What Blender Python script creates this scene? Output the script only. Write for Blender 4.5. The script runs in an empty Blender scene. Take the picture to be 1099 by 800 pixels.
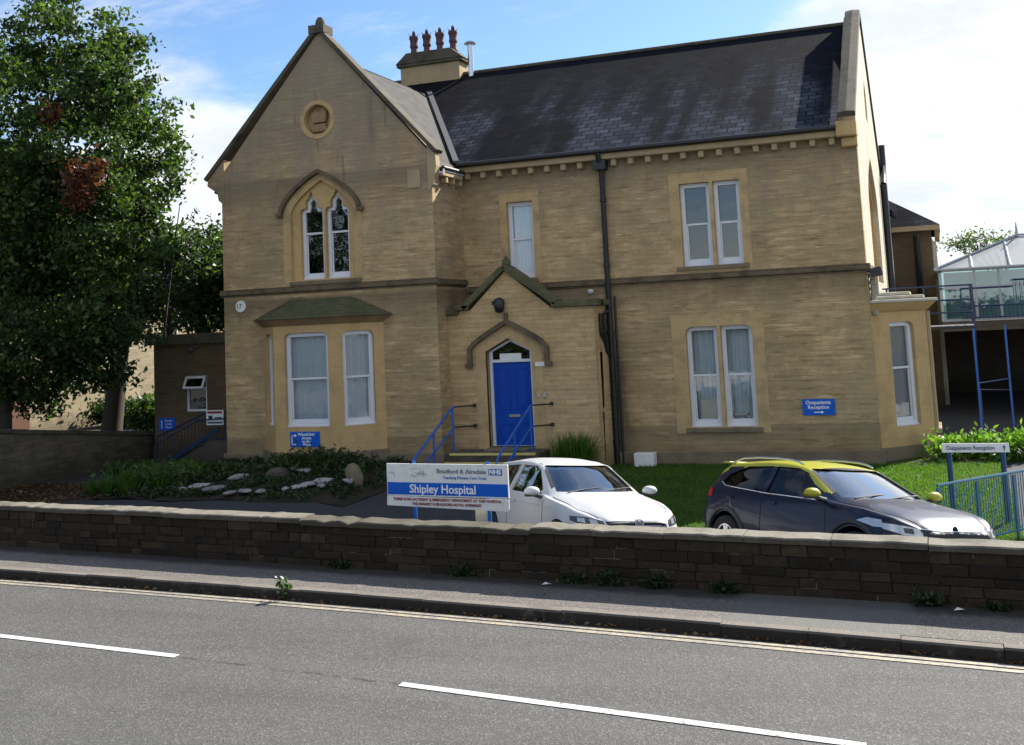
import bpy, bmesh, math, random
import numpy as np
from mathutils import Vector, Matrix, noise
from mathutils.geometry import tessellate_polygon
from mathutils.bvhtree import BVHTree
random.seed(7); RN=np.random.RandomState(11)
sc=bpy.context.scene; COL=sc.collection
V=Vector
# ------------------------------------------------------------ materials
M={}
def nmat(name,rough=.7,col=(.5,.5,.5),metal=0.,spec=.5):
    m=bpy.data.materials.new(name); m.use_nodes=True
    b=m.node_tree.nodes['Principled BSDF']
    b.inputs['Base Color'].default_value=(*col,1); b.inputs['Roughness'].default_value=rough
    b.inputs['Metallic'].default_value=metal; b.inputs['Specular IOR Level'].default_value=spec
    M[name]=m; return m
class NT:
    def __init__(s,m): s.t=m.node_tree; s.b=s.t.nodes.get('Principled BSDF')
    def n(s,ty,**k):
        x=s.t.nodes.new(ty)
        for a,v in k.items(): setattr(x,a,v)
        return x
    def l(s,a,b): s.t.links.new(a,b)
    def math(s,op,a,b=None,clamp=False):
        x=s.n('ShaderNodeMath',operation=op,use_clamp=clamp)
        for i,v in enumerate((a,b)):
            if v is None: continue
            if isinstance(v,(int,float)): x.inputs[i].default_value=v
            else: s.l(v,x.inputs[i])
        return x.outputs[0]
    def noise(s,vec,scale,detail=4,rough=.55,out=0):
        x=s.n('ShaderNodeTexNoise'); x.inputs['Scale'].default_value=scale
        x.inputs['Detail'].default_value=detail; x.inputs['Roughness'].default_value=rough
        if vec is not None: s.l(vec,x.inputs['Vector'])
        return x.outputs[out]
    def ramp(s,f,a,b):
        x=s.n('ShaderNodeMapRange'); x.interpolation_type='SMOOTHSTEP'
        x.inputs[1].default_value=a; x.inputs[2].default_value=b; s.l(f,x.inputs[0]); return x.outputs[0]
    def mix(s,f,a,b,mode='MIX'):
        x=s.n('ShaderNodeMix',data_type='RGBA',blend_type=mode)
        for i,v in ((0,f),(6,a),(7,b)):
            if isinstance(v,(int,float)): x.inputs[i].default_value=v
            elif isinstance(v,tuple): x.inputs[i].default_value=(*v,1)
            else: s.l(v,x.inputs[i])
        return x.outputs[2]
    def comb(s,x,y,z):
        c=s.n('ShaderNodeCombineXYZ')
        for i,v in enumerate((x,y,z)):
            if isinstance(v,(int,float)): c.inputs[i].default_value=v
            else: s.l(v,c.inputs[i])
        return c.outputs[0]
    def pos(s):
        g=s.n('ShaderNodeNewGeometry'); p=s.n('ShaderNodeSeparateXYZ'); s.l(g.outputs['Position'],p.inputs[0])
        n=s.n('ShaderNodeSeparateXYZ'); s.l(g.outputs['True Normal'],n.inputs[0])
        return g,p.outputs,n.outputs
    def wall_uv(s):
        g,p,n=s.pos()
        ln=s.math('MAXIMUM',s.math('SQRT',s.math('ADD',s.math('MULTIPLY',n[0],n[0]),s.math('MULTIPLY',n[1],n[1]))),.001)
        u=s.math('DIVIDE',s.math('SUBTRACT',s.math('MULTIPLY',p[1],n[0]),s.math('MULTIPLY',p[0],n[1])),ln)
        return g,p,u
    def bump(s,h,strength=.4,dist=.02,prev=None):
        b=s.n('ShaderNodeBump'); b.inputs['Strength'].default_value=strength; b.inputs['Distance'].default_value=dist
        s.l(h,b.inputs['Height'])
        if prev is not None: s.l(prev,b.inputs['Normal'])
        s.l(b.outputs[0],s.b.inputs['Normal']); return b.outputs[0]
def stone_mat(name,c1,c2,mortar,bw=.42,rh=.15,soot=0.,streak=.5,blockvar=.45):
    m=nmat(name,.9,spec=.2); t=NT(m); g,p,u=t.wall_uv()
    # wobble the courses a little
    wob=t.math('MULTIPLY',t.math('SUBTRACT',t.noise(t.comb(u,0,p[2]),1.3,2),.5),.05)
    v=t.math('ADD',p[2],wob)
    br=t.n('ShaderNodeTexBrick'); br.offset=.47; br.squash=1.35; br.squash_frequency=3
    t.l(t.comb(u,v,0),br.inputs['Vector'])
    for k,val in (('Scale',1),('Mortar Size',.006),('Mortar Smooth',.3),('Brick Width',bw),('Row Height',rh),('Bias',0.)): br.inputs[k].default_value=val
    br.inputs['Color1'].default_value=(0,0,0,1); br.inputs['Color2'].default_value=(1,1,1,1); br.inputs['Mortar'].default_value=(.5,.5,.5,1)
    bv=t.math('ADD',t.math('MULTIPLY',t.math('SUBTRACT',br.outputs['Color'],.5),blockvar),.5)
    col=t.mix(bv,c1,c2)
    col=t.mix(t.math('MULTIPLY',br.outputs['Fac'],.5),col,tuple(x*.6 for x in mortar))
    big=t.noise(t.comb(u,p[1],p[2]),.55,5,.6)
    col=t.mix(t.math('MULTIPLY',t.ramp(big,.42,.72),.45),col,tuple(x*.62 for x in c1))
    col=t.mix(t.math('MULTIPLY',t.ramp(big,.48,.25),.3),col,tuple(min(1,x*1.25) for x in c2))
    st=t.noise(t.comb(t.math('MULTIPLY',u,1.5),0,t.math('MULTIPLY',p[2],11)),1,5,.7)
    col=t.mix(t.math('MULTIPLY',t.ramp(st,.5,.68),streak),col,tuple(x*.55 for x in c1))
    sl=t.noise(t.comb(t.math('MULTIPLY',u,1.1),3,t.math('MULTIPLY',p[2],9)),1,5,.7)
    col=t.mix(t.math('MULTIPLY',t.ramp(sl,.5,.7),streak*.8),col,tuple(min(.8,x*1.3) for x in c2))
    mo=t.noise(t.comb(u,2,p[2]),2.6,5,.7)
    col=t.mix(t.math('MULTIPLY',t.ramp(mo,.45,.7),.3),col,(c1[0]*.75,c1[1]*.8,c1[2]*.9))
    st2=t.noise(t.comb(t.math('MULTIPLY',u,1.9),7,t.math('MULTIPLY',p[2],20)),1,3,.6)
    col=t.mix(t.math('MULTIPLY',t.ramp(st2,.64,.72),streak*.9),col,tuple(min(.8,x*1.8+.04) for x in c2))
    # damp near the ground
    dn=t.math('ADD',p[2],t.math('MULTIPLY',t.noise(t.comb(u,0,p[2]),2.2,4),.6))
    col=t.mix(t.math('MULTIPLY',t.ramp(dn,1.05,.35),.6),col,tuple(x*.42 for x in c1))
    if soot and name=='stone':
        # damp and soot that has run down beside the pipe, below the string course, the sills and the eaves
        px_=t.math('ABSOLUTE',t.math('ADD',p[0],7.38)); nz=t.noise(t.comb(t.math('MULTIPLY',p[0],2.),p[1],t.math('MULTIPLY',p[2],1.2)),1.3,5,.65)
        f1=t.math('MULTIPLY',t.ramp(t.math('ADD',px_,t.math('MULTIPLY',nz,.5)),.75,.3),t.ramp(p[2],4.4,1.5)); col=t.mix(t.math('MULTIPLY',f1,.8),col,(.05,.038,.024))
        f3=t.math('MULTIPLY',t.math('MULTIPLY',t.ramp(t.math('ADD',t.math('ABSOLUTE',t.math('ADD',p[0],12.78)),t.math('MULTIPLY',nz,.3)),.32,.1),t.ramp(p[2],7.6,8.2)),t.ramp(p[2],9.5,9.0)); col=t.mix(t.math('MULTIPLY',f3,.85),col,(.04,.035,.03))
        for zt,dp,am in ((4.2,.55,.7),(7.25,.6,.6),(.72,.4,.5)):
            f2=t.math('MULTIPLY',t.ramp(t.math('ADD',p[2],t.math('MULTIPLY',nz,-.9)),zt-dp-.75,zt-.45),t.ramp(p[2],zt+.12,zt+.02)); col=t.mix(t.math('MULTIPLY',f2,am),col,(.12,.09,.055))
        ol=t.noise(t.comb(u,9,p[2]),.9,5,.65); col=t.mix(t.math('MULTIPLY',t.ramp(ol,.45,.62),.45),col,(.26,.215,.12))
    if soot:
        sn=t.noise(t.comb(t.math('MULTIPLY',u,2.4),0,t.math('MULTIPLY',p[2],.45)),1,5,.6)
        sf=t.math('MULTIPLY',t.ramp(t.math('ADD',t.math('MULTIPLY',p[2],.12),sn),1.05,1.75),soot)
        col=t.mix(sf,col,(.25,.205,.155))
        vs=t.noise(t.comb(t.math('MULTIPLY',u,3.1),5,t.math('MULTIPLY',p[2],.35)),1,4,.6)
        col=t.mix(t.math('MULTIPLY',t.math('MULTIPLY',t.ramp(vs,.57,.72),t.ramp(p[2],5.5,8.5)),.7),col,(.06,.052,.045))
    fine=t.noise(g.outputs['Position'],38,3,.7)
    col=t.mix(t.math('MULTIPLY',t.math('SUBTRACT',fine,.5,),.5),col,(0,0,0))
    t.l(col,t.b.inputs['Base Color'])
    h=t.math('SUBTRACT',t.math('MULTIPLY',t.noise(g.outputs['Position'],16,4,.7),.6),t.math('MULTIPLY',br.outputs['Fac'],1.1))
    h=t.math('ADD',h,t.math('MULTIPLY',bv,.4))
    t.bump(h,.45,.02)
    return m
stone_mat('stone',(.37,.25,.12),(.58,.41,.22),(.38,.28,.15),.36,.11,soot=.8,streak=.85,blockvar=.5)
stone_mat('stone_porch',(.41,.275,.135),(.6,.42,.22),(.3,.22,.13),.36,.11,blockvar=.5)
stone_mat('stone_side',(.5,.44,.33),(.66,.59,.45),(.4,.35,.26),streak=.25)
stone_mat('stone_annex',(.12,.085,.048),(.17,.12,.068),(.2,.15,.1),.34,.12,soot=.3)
stone_mat('stone_far',(.30,.24,.15),(.4,.33,.21),(.24,.2,.14),.36,.13,blockvar=.9)
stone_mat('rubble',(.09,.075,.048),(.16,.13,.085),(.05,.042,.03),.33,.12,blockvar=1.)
stone_mat('stone_dark',(.09,.08,.06),(.13,.11,.085),(.08,.07,.06),.4,.16)
def plain_stone(name,c,dark,moss=None,amount=.5,joints=0.):
    m=nmat(name,.88,spec=.25); t=NT(m); g,p,u=t.wall_uv()
    n1=t.noise(g.outputs['Position'],2.3,5,.65); n2=t.noise(g.outputs['Position'],26,4,.7)
    col=t.mix(t.math('MULTIPLY',t.ramp(n1,.42,.7),amount),c,dark)
    col=t.mix(t.math('MULTIPLY',t.ramp(n2,.5,.75),.35),col,tuple(x*.6 for x in c))
    if joints:
        br=t.n('ShaderNodeTexBrick'); t.l(t.comb(u,p[2],0),br.inputs['Vector'])
        for k,val in (('Scale',1),('Mortar Size',.004),('Brick Width',3.),('Row Height',joints)): br.inputs[k].default_value=val
        col=t.mix(t.math('MULTIPLY',br.outputs['Fac'],.5),col,tuple(x*.45 for x in c))
    if moss:
        up=t.ramp(t.noise(g.outputs['Position'],4,6,.75),.42,.68)
        col=t.mix(up,col,moss)
    t.l(col,t.b.inputs['Base Color']); t.bump(n2,.35,.012); return m
plain_stone('dressed',(.53,.35,.16),(.33,.225,.11),joints=.36)
plain_stone('surround',(.50,.345,.17),(.3,.21,.11),amount=.8,joints=.3)
plain_stone('dressed_light',(.40,.30,.175),(.26,.195,.115),joints=.5)
plain_stone('band',(.15,.11,.065),(.06,.048,.03),amount=.9)
plain_stone('cornice_brown',(.30,.19,.10),(.15,.10,.055))
plain_stone('coping_dark',(.10,.085,.06),(.035,.032,.022),amount=.8)
plain_stone('mossy',(.13,.11,.065),(.07,.06,.045),moss=(.062,.082,.02),amount=.8)
plain_stone('mossy_top',(.10,.09,.05),(.06,.055,.04),moss=(.05,.07,.016),amount=.8)
plain_stone('sill',(.2,.155,.1),(.09,.07,.05))
plain_stone('flag_pale',(.4,.37,.29),(.2,.19,.16))
plain_stone('rock',(.33,.32,.30),(.09,.085,.075),amount=.8)
plain_stone('concrete',(.4,.39,.36),(.27,.26,.24))
def cop(name,c,dark,am):
    m=nmat(name,.88,spec=.25); t=NT(m); g,p,n=t.pos(); P=g.outputs['Position']
    n1=t.noise(P,2.3,5,.65); n2=t.noise(P,26,4,.7)
    col=t.mix(t.math('MULTIPLY',t.ramp(n1,.42,.7),am),c,dark); col=t.mix(t.math('MULTIPLY',t.ramp(n2,.45,.7),.5),col,tuple(x*.5 for x in c))
    vo=t.noise(P,7,3,.8); col=t.mix(t.math('MULTIPLY',t.ramp(vo,.62,.7),.6),col,tuple(min(1,x*1.5) for x in c))
    # road-side faces: traffic grime, on the kerb also its own shade painted in
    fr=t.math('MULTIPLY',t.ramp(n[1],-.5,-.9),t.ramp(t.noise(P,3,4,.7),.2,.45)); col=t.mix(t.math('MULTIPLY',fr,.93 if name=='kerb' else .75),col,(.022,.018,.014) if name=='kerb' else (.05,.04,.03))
    t.l(col,t.b.inputs['Base Color']); t.bump(n2,.5,.015)
def island(name,cols,rough=.9,rng=1.,bump=True,grunge=(.02,.018,.013)):
    m=nmat(name,rough,spec=.2); t=NT(m); g=t.n('ShaderNodeNewGeometry')
    cr=t.n('ShaderNodeValToRGB'); t.l(g.outputs['Random Per Island'],cr.inputs[0])
    e=cr.color_ramp.elements
    while len(e)<len(cols): e.new(.5)
    for i,c in enumerate(cols): e[i].position=i/(len(cols)-1); e[i].color=(*c,1)
    n=t.noise(g.outputs['Position'],6,5,.7); n2=t.noise(g.outputs['Position'],34,4,.7)
    col=t.mix(t.math('MULTIPLY',t.ramp(n,.4,.65),.6),cr.outputs[0],grunge)
    col=t.mix(t.math('MULTIPLY',t.ramp(n2,.5,.8),.4),col,tuple(min(1,x*1.6) for x in cols[-1]))
    t.l(col,t.b.inputs['Base Color'])
    if bump: t.bump(n2,.6,.02)
    return m
cop('cop_wall',(.20,.18,.14),(.08,.072,.055),.8)
cop('cop_moss',(.10,.09,.062),(.06,.055,.038),.9)
cop('kerb',(.19,.165,.14),(.10,.088,.075),.6)
island('wall_blocks',[(.016,.011,.007),(.04,.025,.015),(.026,.016,.010),(.055,.037,.022),(.02,.014,.009),(.042,.028,.016),(.07,.05,.03)])
nm=nmat('mortar',.95,(.055,.045,.035)); t=NT(nm); g=t.n('ShaderNodeNewGeometry')
n=t.noise(g.outputs['Position'],3,5,.7); t.l(t.mix(t.ramp(n,.55,.63),(.018,.014,.01),(.22,.19,.15)),t.b.inputs['Base Color'])
def slate():
    m=nmat('slate',.8,spec=.04); t=NT(m); g,p,u=t.wall_uv()
    br=t.n('ShaderNodeTexBrick'); br.offset=.5
    t.l(t.comb(u,t.math('MULTIPLY',p[2],1.8),0),br.inputs['Vector'])
    for k,val in (('Scale',1),('Mortar Size',.02),('Mortar Smooth',.1),('Brick Width',.36),('Row Height',.24),('Bias',0.)): br.inputs[k].default_value=val
    br.inputs['Color1'].default_value=(0,0,0,1); br.inputs['Color2'].default_value=(1,1,1,1); br.inputs['Mortar'].default_value=(.5,.5,.5,1)
    col=t.mix(br.outputs['Color'],(.004,.004,.006),(.010,.010,.014))
    lp=t.noise(t.comb(t.math('MULTIPLY',u,.8),2,t.math('MULTIPLY',p[2],.32)),1,3,.5)
    low=t.ramp(p[2],11.0,8.0)
    f=t.math('MULTIPLY',t.math('MULTIPLY',t.ramp(lp,.44,.6),low),.9)
    col=t.mix(f,col,t.mix(br.outputs['Color'],(.026,.03,.043),(.075,.085,.11)))
    sp=t.noise(t.comb(t.math('MULTIPLY',u,2.5),4,t.math('MULTIPLY',p[2],1.6)),1,5,.75)
    col=t.mix(t.math('MULTIPLY',t.ramp(sp,.64,.74),.45),col,(.09,.095,.1))
    col=t.mix(t.math('MULTIPLY',br.outputs['Fac'],.9),col,(.006,.006,.009))
    t.l(col,t.b.inputs['Base Color'])
    # each slate lifts at its lower edge
    saw=t.math('FRACT',t.math('DIVIDE',t.math('MULTIPLY',p[2],1.8),.24))
    h=t.math('SUBTRACT',t.math('SUBTRACT',t.math('MULTIPLY',br.outputs['Color'],.35),t.math('MULTIPLY',saw,.6)),br.outputs['Fac'])
    t.bump(h,.35,.012)
slate()
def slate_pale():
    m=nmat('slate_side',.8,spec=.15); t=NT(m); g,p,u=t.wall_uv()
    br=t.n('ShaderNodeTexBrick'); t.l(t.comb(u,t.math('MULTIPLY',p[2],1.4),0),br.inputs['Vector'])
    for k,val in (('Scale',1),('Mortar Size',.012),('Brick Width',.34),('Row Height',.22)): br.inputs[k].default_value=val
    br.inputs['Color1'].default_value=(.032,.029,.026,1); br.inputs['Color2'].default_value=(.06,.055,.048,1); br.inputs['Mortar'].default_value=(.05,.05,.05,1)
    t.l(br.outputs['Color'],t.b.inputs['Base Color']); t.bump(br.outputs['Fac'],.5,.02)
slate_pale()
def paint(name,c,rough=.45,dirt=.25,spec=.5,metal=0.):
    m=nmat(name,rough,c,metal,spec); t=NT(m); g=t.n('ShaderNodeNewGeometry')
    n=t.noise(g.outputs['Position'],9,5,.7)
    t.l(t.mix(t.math('MULTIPLY',t.ramp(n,.45,.75),dirt),c,tuple(x*.55 for x in c)),t.b.inputs['Base Color']); return m
paint('white_paint',(.68,.68,.7),.4,.18)
paint('white_board',(.76,.745,.70),.4,.35)
paint('cream_board',(.46,.43,.34),.5,.4)
paint('door_brown',(.12,.045,.02),.6,.3)
paint('door_blue',(.0008,.055,.36),.55,.25,.25)
paint('sign_blue',(.002,.10,.52),.5,.2,.3)
paint('rail_blue',(.012,.11,.42),.35,.35)
paint('rail_navy',(.012,.03,.085),.4,.3)
paint('rail_teal',(.03,.12,.19),.4,.3)
paint('post_blue',(.01,.05,.13),.4,.3)
paint('iron',(.012,.012,.013),.45,.2)
paint('yellow_nosing',(.62,.5,.17),.6,.5)
paint('pot_clay',(.085,.04,.045),.75,.6)
paint('steel',(.6,.6,.6),.25,.1,metal=1.)
paint('lead',(.07,.07,.075),.7,.4)
paint('black_text',(.012,.012,.014),.5,0)
paint('grey_text',(.2,.22,.25),.5,0)
paint('red_text',(.25,.03,.03),.5,0)
paint('white_text',(.8,.8,.8),.5,0)
paint('navy_text',(.01,.02,.10),.5,0)
paint('conserv_frame',(.36,.4,.42),.4,.2)
paint('curtain',(.72,.76,.77),.9,.15)
paint('blind',(.85,.88,.92),.9,.1)
paint('room',(.035,.035,.04),.9,.2)
paint('furniture',(.8,.72,.56),.8,.2)
paint('teal_curtain',(.15,.33,.33),.8,.2)
def glass(name,tint,refl=1.,rough=.02):
    m=bpy.data.materials.new(name); m.use_nodes=True; t=NT(m); t.t.nodes.clear()
    o=t.n('ShaderNodeOutputMaterial'); tr=t.n('ShaderNodeBsdfTransparent'); gl=t.n('ShaderNodeBsdfGlossy')
    tr.inputs[0].default_value=(*tint,1); gl.inputs['Roughness'].default_value=rough
    fr=t.n('ShaderNodeFresnel'); fr.inputs[0].default_value=1.6
    f=t.math('MULTIPLY',fr.outputs[0],refl,clamp=True)
    mx=t.n('ShaderNodeMixShader'); t.l(f,mx.inputs[0]); t.l(tr.outputs[0],mx.inputs[1]); t.l(gl.outputs[0],mx.inputs[2])
    # gentle waviness of old panes
    g=t.n('ShaderNodeNewGeometry'); b=t.n('ShaderNodeBump'); b.inputs['Strength'].default_value=.12; b.inputs['Distance'].default_value=.02
    t.l(t.noise(g.outputs['Position'],2.2,2),b.inputs['Height']); t.l(b.outputs[0],gl.inputs['Normal'])
    t.l(mx.outputs[0],o.inputs[0]); M[name]=m
glass('pane',(.93,.95,.96),.8); glass('pane_dark',(.35,.4,.45),2.); glass('car_glass',(.34,.4,.4),3.2,.01)
glass('car_glass_dark',(.05,.055,.06),.8,.01); glass('conserv_glass',(.5,.68,.7),2.6)
def asphalt(name,c,patch,speck=.5,scale=90,cracks=False,foot=False,seam=False):
    m=nmat(name,.85,spec=.35); t=NT(m); g=t.n('ShaderNodeNewGeometry'); P=g.outputs['Position']
    big=t.noise(P,.35,4,.6); mid=t.noise(P,2.2,5,.65)
    mp=t.n('ShaderNodeMapping'); mp.inputs['Rotation'].default_value=(0,0,math.radians(6.5)); mp.inputs['Scale'].default_value=(.12,1.1,1)
    t.l(P,mp.inputs[0]); lane=t.noise(mp.outputs[0],1.6,4,.6)
    col=t.mix(t.ramp(big,.35,.65),c,tuple(x*1.16 for x in c))
    col=t.mix(t.math('MULTIPLY',t.ramp(lane,.45,.68),.5),col,tuple(x*.72 for x in c))
    col=t.mix(t.math('MULTIPLY',t.ramp(mid,.5,.75),.4),col,patch)
    vo=t.n('ShaderNodeTexVoronoi'); vo.inputs['Scale'].default_value=scale; t.l(P,vo.inputs['Vector'])
    sx=t.n('ShaderNodeSeparateXYZ'); t.l(vo.outputs['Color'],sx.inputs[0])
    col=t.mix(t.math('MULTIPLY',t.ramp(sx.outputs[0],.72,.95),speck),col,tuple(min(1,x*2.6+.05) for x in c))
    col=t.mix(t.math('MULTIPLY',t.ramp(sx.outputs[1],.6,.9),speck),col,tuple(x*.35 for x in c))
    if cracks:
        v2=t.n('ShaderNodeTexVoronoi'); v2.feature='DISTANCE_TO_EDGE'; v2.inputs['Scale'].default_value=.55
        wv=t.n('ShaderNodeVectorMath',operation='ADD'); t.l(P,wv.inputs[0]); t.l(t.noise(P,3,4,.7,1),wv.inputs[1]); t.l(wv.outputs[0],v2.inputs['Vector'])
        ck=t.math('MULTIPLY',t.ramp(v2.outputs[0],.012,.0),t.ramp(t.noise(P,.9,2),.5,.6))
        col=t.mix(t.math('MULTIPLY',ck,.6),col,(.025,.025,.025))
    if seam:
        s4=t.n('ShaderNodeSeparateXYZ'); t.l(P,s4.inputs[0]); wob=t.math('MULTIPLY',t.math('SUBTRACT',t.noise(P,1.3,4,.7),.5),.16)
        ly=t.math('ADD',t.math('ADD',t.math('ADD',s4.outputs[1],t.math('MULTIPLY',s4.outputs[0],.127)),-9.44),wob)
        sm=t.math('MULTIPLY',t.ramp(t.math('ABSOLUTE',ly),.05,.0),t.ramp(t.noise(P,5,4,.7),.4,.6)); col=t.mix(t.math('MULTIPLY',sm,.8),col,(.022,.021,.02))
        for off in (1.15,2.35,-.9,-2.1):
            d2=t.math('ABSOLUTE',t.math('ADD',ly,-off)); col=t.mix(t.math('MULTIPLY',t.ramp(d2,.55,.1),.16),col,(.05,.049,.047))
        ed=t.math('ADD',ly,t.math('MULTIPLY',t.noise(P,2,5,.7),.5)); col=t.mix(t.math('MULTIPLY',t.ramp(ed,2.35,2.9),.4),col,(.05,.045,.038))
        oil=t.ramp(t.noise(P,.75,3,.5),.66,.72); col=t.mix(t.math('MULTIPLY',oil,.3),col,(.045,.045,.045))
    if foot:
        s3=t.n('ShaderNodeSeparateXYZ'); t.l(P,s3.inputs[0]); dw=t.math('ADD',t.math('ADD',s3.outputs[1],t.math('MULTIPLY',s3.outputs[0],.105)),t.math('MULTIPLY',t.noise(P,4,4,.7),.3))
        col=t.mix(t.math('MULTIPLY',t.ramp(dw,13.08,13.34),.9),col,(.024,.021,.017))  # wall's shadow deepened in the pavement colour, along with dirt at its foot
        ps=t.ramp(t.math('ADD',s3.outputs[0],t.math('MULTIPLY',t.noise(P,1,3),.5)),-2.3,-2.1); ps=t.math('MULTIPLY',ps,t.ramp(s3.outputs[0],-.4,-.6)); col=t.mix(t.math('MULTIPLY',ps,.6),col,(.125,.125,.115))
    t.l(col,t.b.inputs['Base Color']); t.bump(t.math('ADD',vo.outputs[0],t.noise(P,140,2)),.5,.012)
asphalt('road',(.084,.081,.075),(.064,.06,.054),.38,60,False,False,True)
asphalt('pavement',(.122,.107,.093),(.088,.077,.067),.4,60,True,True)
asphalt('yard',(.032,.032,.035),(.024,.024,.024),.4,80)
asphalt('path',(.3,.29,.28),(.24,.23,.22),.3,80)
def markp(name,c,wear):
    m=nmat(name,.7,c); t=NT(m); g=t.n('ShaderNodeNewGeometry')
    n=t.noise(g.outputs['Position'],14,6,.75); n2=t.noise(g.outputs['Position'],2,3)
    f=t.ramp(t.math('ADD',n,t.math('MULTIPLY',n2,.35)),wear-.04,wear+.12)
    t.l(t.mix(f,c,(.2,.185,.165)),t.b.inputs['Base Color'])
markp('white_line',(.55,.55,.53),.74); markp('yellow_line',(.37,.315,.205),.62)
def ground(name,a,b,sc_=3):
    m=nmat(name,.95,spec=.15); t=NT(m); g=t.n('ShaderNodeNewGeometry'); P=g.outputs['Position']
    col=t.mix(t.ramp(t.noise(P,sc_,6,.7),.35,.65),a,b); col=t.mix(t.math('MULTIPLY',t.noise(P,.4,3),.5),col,tuple(x*.6 for x in a))
    t.l(col,t.b.inputs['Base Color']); t.bump(t.noise(P,22,4,.7),.8,.04)
ground('soil',(.05,.04,.028),(.028,.024,.016)); ground('lawn',(.03,.06,.010),(.075,.10,.022),1.6); ground('land',(.08,.085,.05),(.1,.1,.07),.3)
ground('leaflitter',(.05,.026,.014),(.025,.018,.012),14)
def leafm(name,cols,trans=.45,rough=.5):
    m=bpy.data.materials.new(name); m.use_nodes=True; t=NT(m); g=t.n('ShaderNodeNewGeometry')
    cr=t.n('ShaderNodeValToRGB'); e=cr.color_ramp.elements
    while len(e)<len(cols): e.new(.5)
    for i,c in enumerate(cols): e[i].position=i/(len(cols)-1); e[i].color=(*c,1)
    big=t.noise(g.outputs['Position'],.9,3)
    f=t.math('ADD',t.math('MULTIPLY',g.outputs['Random Per Island'],.6),t.math('MULTIPLY',t.ramp(big,.35,.65),.4)); t.l(f,cr.inputs[0])
    t.l(cr.outputs[0],t.b.inputs['Base Color']); t.b.inputs['Roughness'].default_value=rough; t.b.inputs['Specular IOR Level'].default_value=.35
    tl=t.n('ShaderNodeBsdfTranslucent'); hs=t.mix(1.,cr.outputs[0],(1.5,1.7,.7),'MULTIPLY'); t.l(hs,tl.inputs[0])
    mx=t.n('ShaderNodeMixShader'); mx.inputs[0].default_value=trans
    t.l(t.b.outputs[0],mx.inputs[1]); t.l(tl.outputs[0],mx.inputs[2]); t.l(mx.outputs[0],t.t.nodes['Material Output'].inputs[0]); M[name]=m
leafm('leaf',[(.009,.02,.006),(.024,.048,.011),(.055,.095,.022),(.12,.175,.045)],.4); leafm('leaf_pale',[(.035,.06,.02),(.07,.11,.04),(.12,.16,.07)],.4,.4)
leafm('leaf_dark',[(.012,.024,.009),(.025,.045,.014),(.04,.07,.02)],.3); leafm('leaf_red',[(.05,.018,.01),(.10,.03,.016),(.13,.05,.025)],.3)
leafm('leaf_bright',[(.05,.11,.012),(.1,.19,.025),(.17,.28,.05)],.5); leafm('grass_blade',[(.035,.085,.01),(.065,.135,.016),(.1,.18,.025)],.45)
leafm('litter_leaf',[(.07,.03,.014),(.15,.07,.03),(.22,.14,.07)],.2)
nmat('bark',.95,(.045,.036,.026)); nmat('rubber',.85,(.015,.015,.016)); nmat('alloy',.3,(.6,.6,.62),.9); nmat('plastic',.6,(.03,.03,.032)); nmat('chrome',.25,(.75,.75,.76),.6)
nmat('seat_cloth',.9,(.05,.05,.055)); nmat('seam',.8,(.01,.01,.01)); nmat('grille',.5,(.01,.01,.011)); nmat('lamp_dark',.2,(.06,.06,.065))
nmat('tail_red',.2,(.35,.01,.012)); nmat('lens',.2,(.5,.52,.54),.5); nmat('lamp_black',.4,(.012,.013,.016)); nmat('plate_white',.5,(.7,.7,.68))
def carpaint(name,c,metal=.0,rough=.28,flake=0.):
    m=nmat(name,rough,c,metal,.28); b=m.node_tree.nodes['Principled BSDF']; b.inputs['Coat Weight'].default_value=.28; b.inputs['Coat Roughness'].default_value=.04
    if flake:
        t=NT(m); g=t.n('ShaderNodeNewGeometry'); n=t.noise(g.outputs['Position'],400,1); t.l(t.mix(t.math('MULTIPLY',n,flake),c,tuple(min(1,x*1.8) for x in c)),b.inputs['Base Color'])
carpaint('car_white',(.50,.50,.50),0,.4); carpaint('car_silver',(.5,.5,.51),.2,.3,.1)
carpaint('car_navy',(.006,.009,.028),.2,.36,.4); carpaint('car_yellow',(.36,.35,.02),0,.35)
# ------------------------------------------------------------ mesh helpers
def link(name,me,mat,parent=None,smooth=None,bevel=0):
    o=bpy.data.objects.new(name,me); COL.objects.link(o)
    if mat is not None:
        for x in (mat if isinstance(mat,(list,tuple)) else [mat]): me.materials.append(M[x])
    if parent is not None: o.parent=parent; o.matrix_parent_inverse=Matrix.Translation(-parent_loc(parent)) if parent.type!='x' else Matrix()
    if smooth is not None:
        me.shade_smooth()
        if smooth<179: me.set_sharp_from_angle(angle=math.radians(smooth))
    if bevel:
        b=o.modifiers.new('bevel','BEVEL'); b.width=bevel; b.segments=1; b.limit_method='ANGLE'; b.angle_limit=math.radians(40)
    return o
WL={}
def parent_loc(p): return WL.get(p.name,V((0,0,0)))
def thing(name,label,cat,loc=(0,0,0),group=None,kind=None):
    o=bpy.data.objects.new(name,None); COL.objects.link(o); o.location=loc; WL[o.name]=V(loc); o.empty_display_size=.2
    tag(o,label,cat,group,kind); return o
def tag(o,label=None,cat=None,group=None,kind=None):
    if label: o['label']=label
    if cat: o['category']=cat
    if group: o['group']=group
    if kind: o['kind']=kind
    return o
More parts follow.
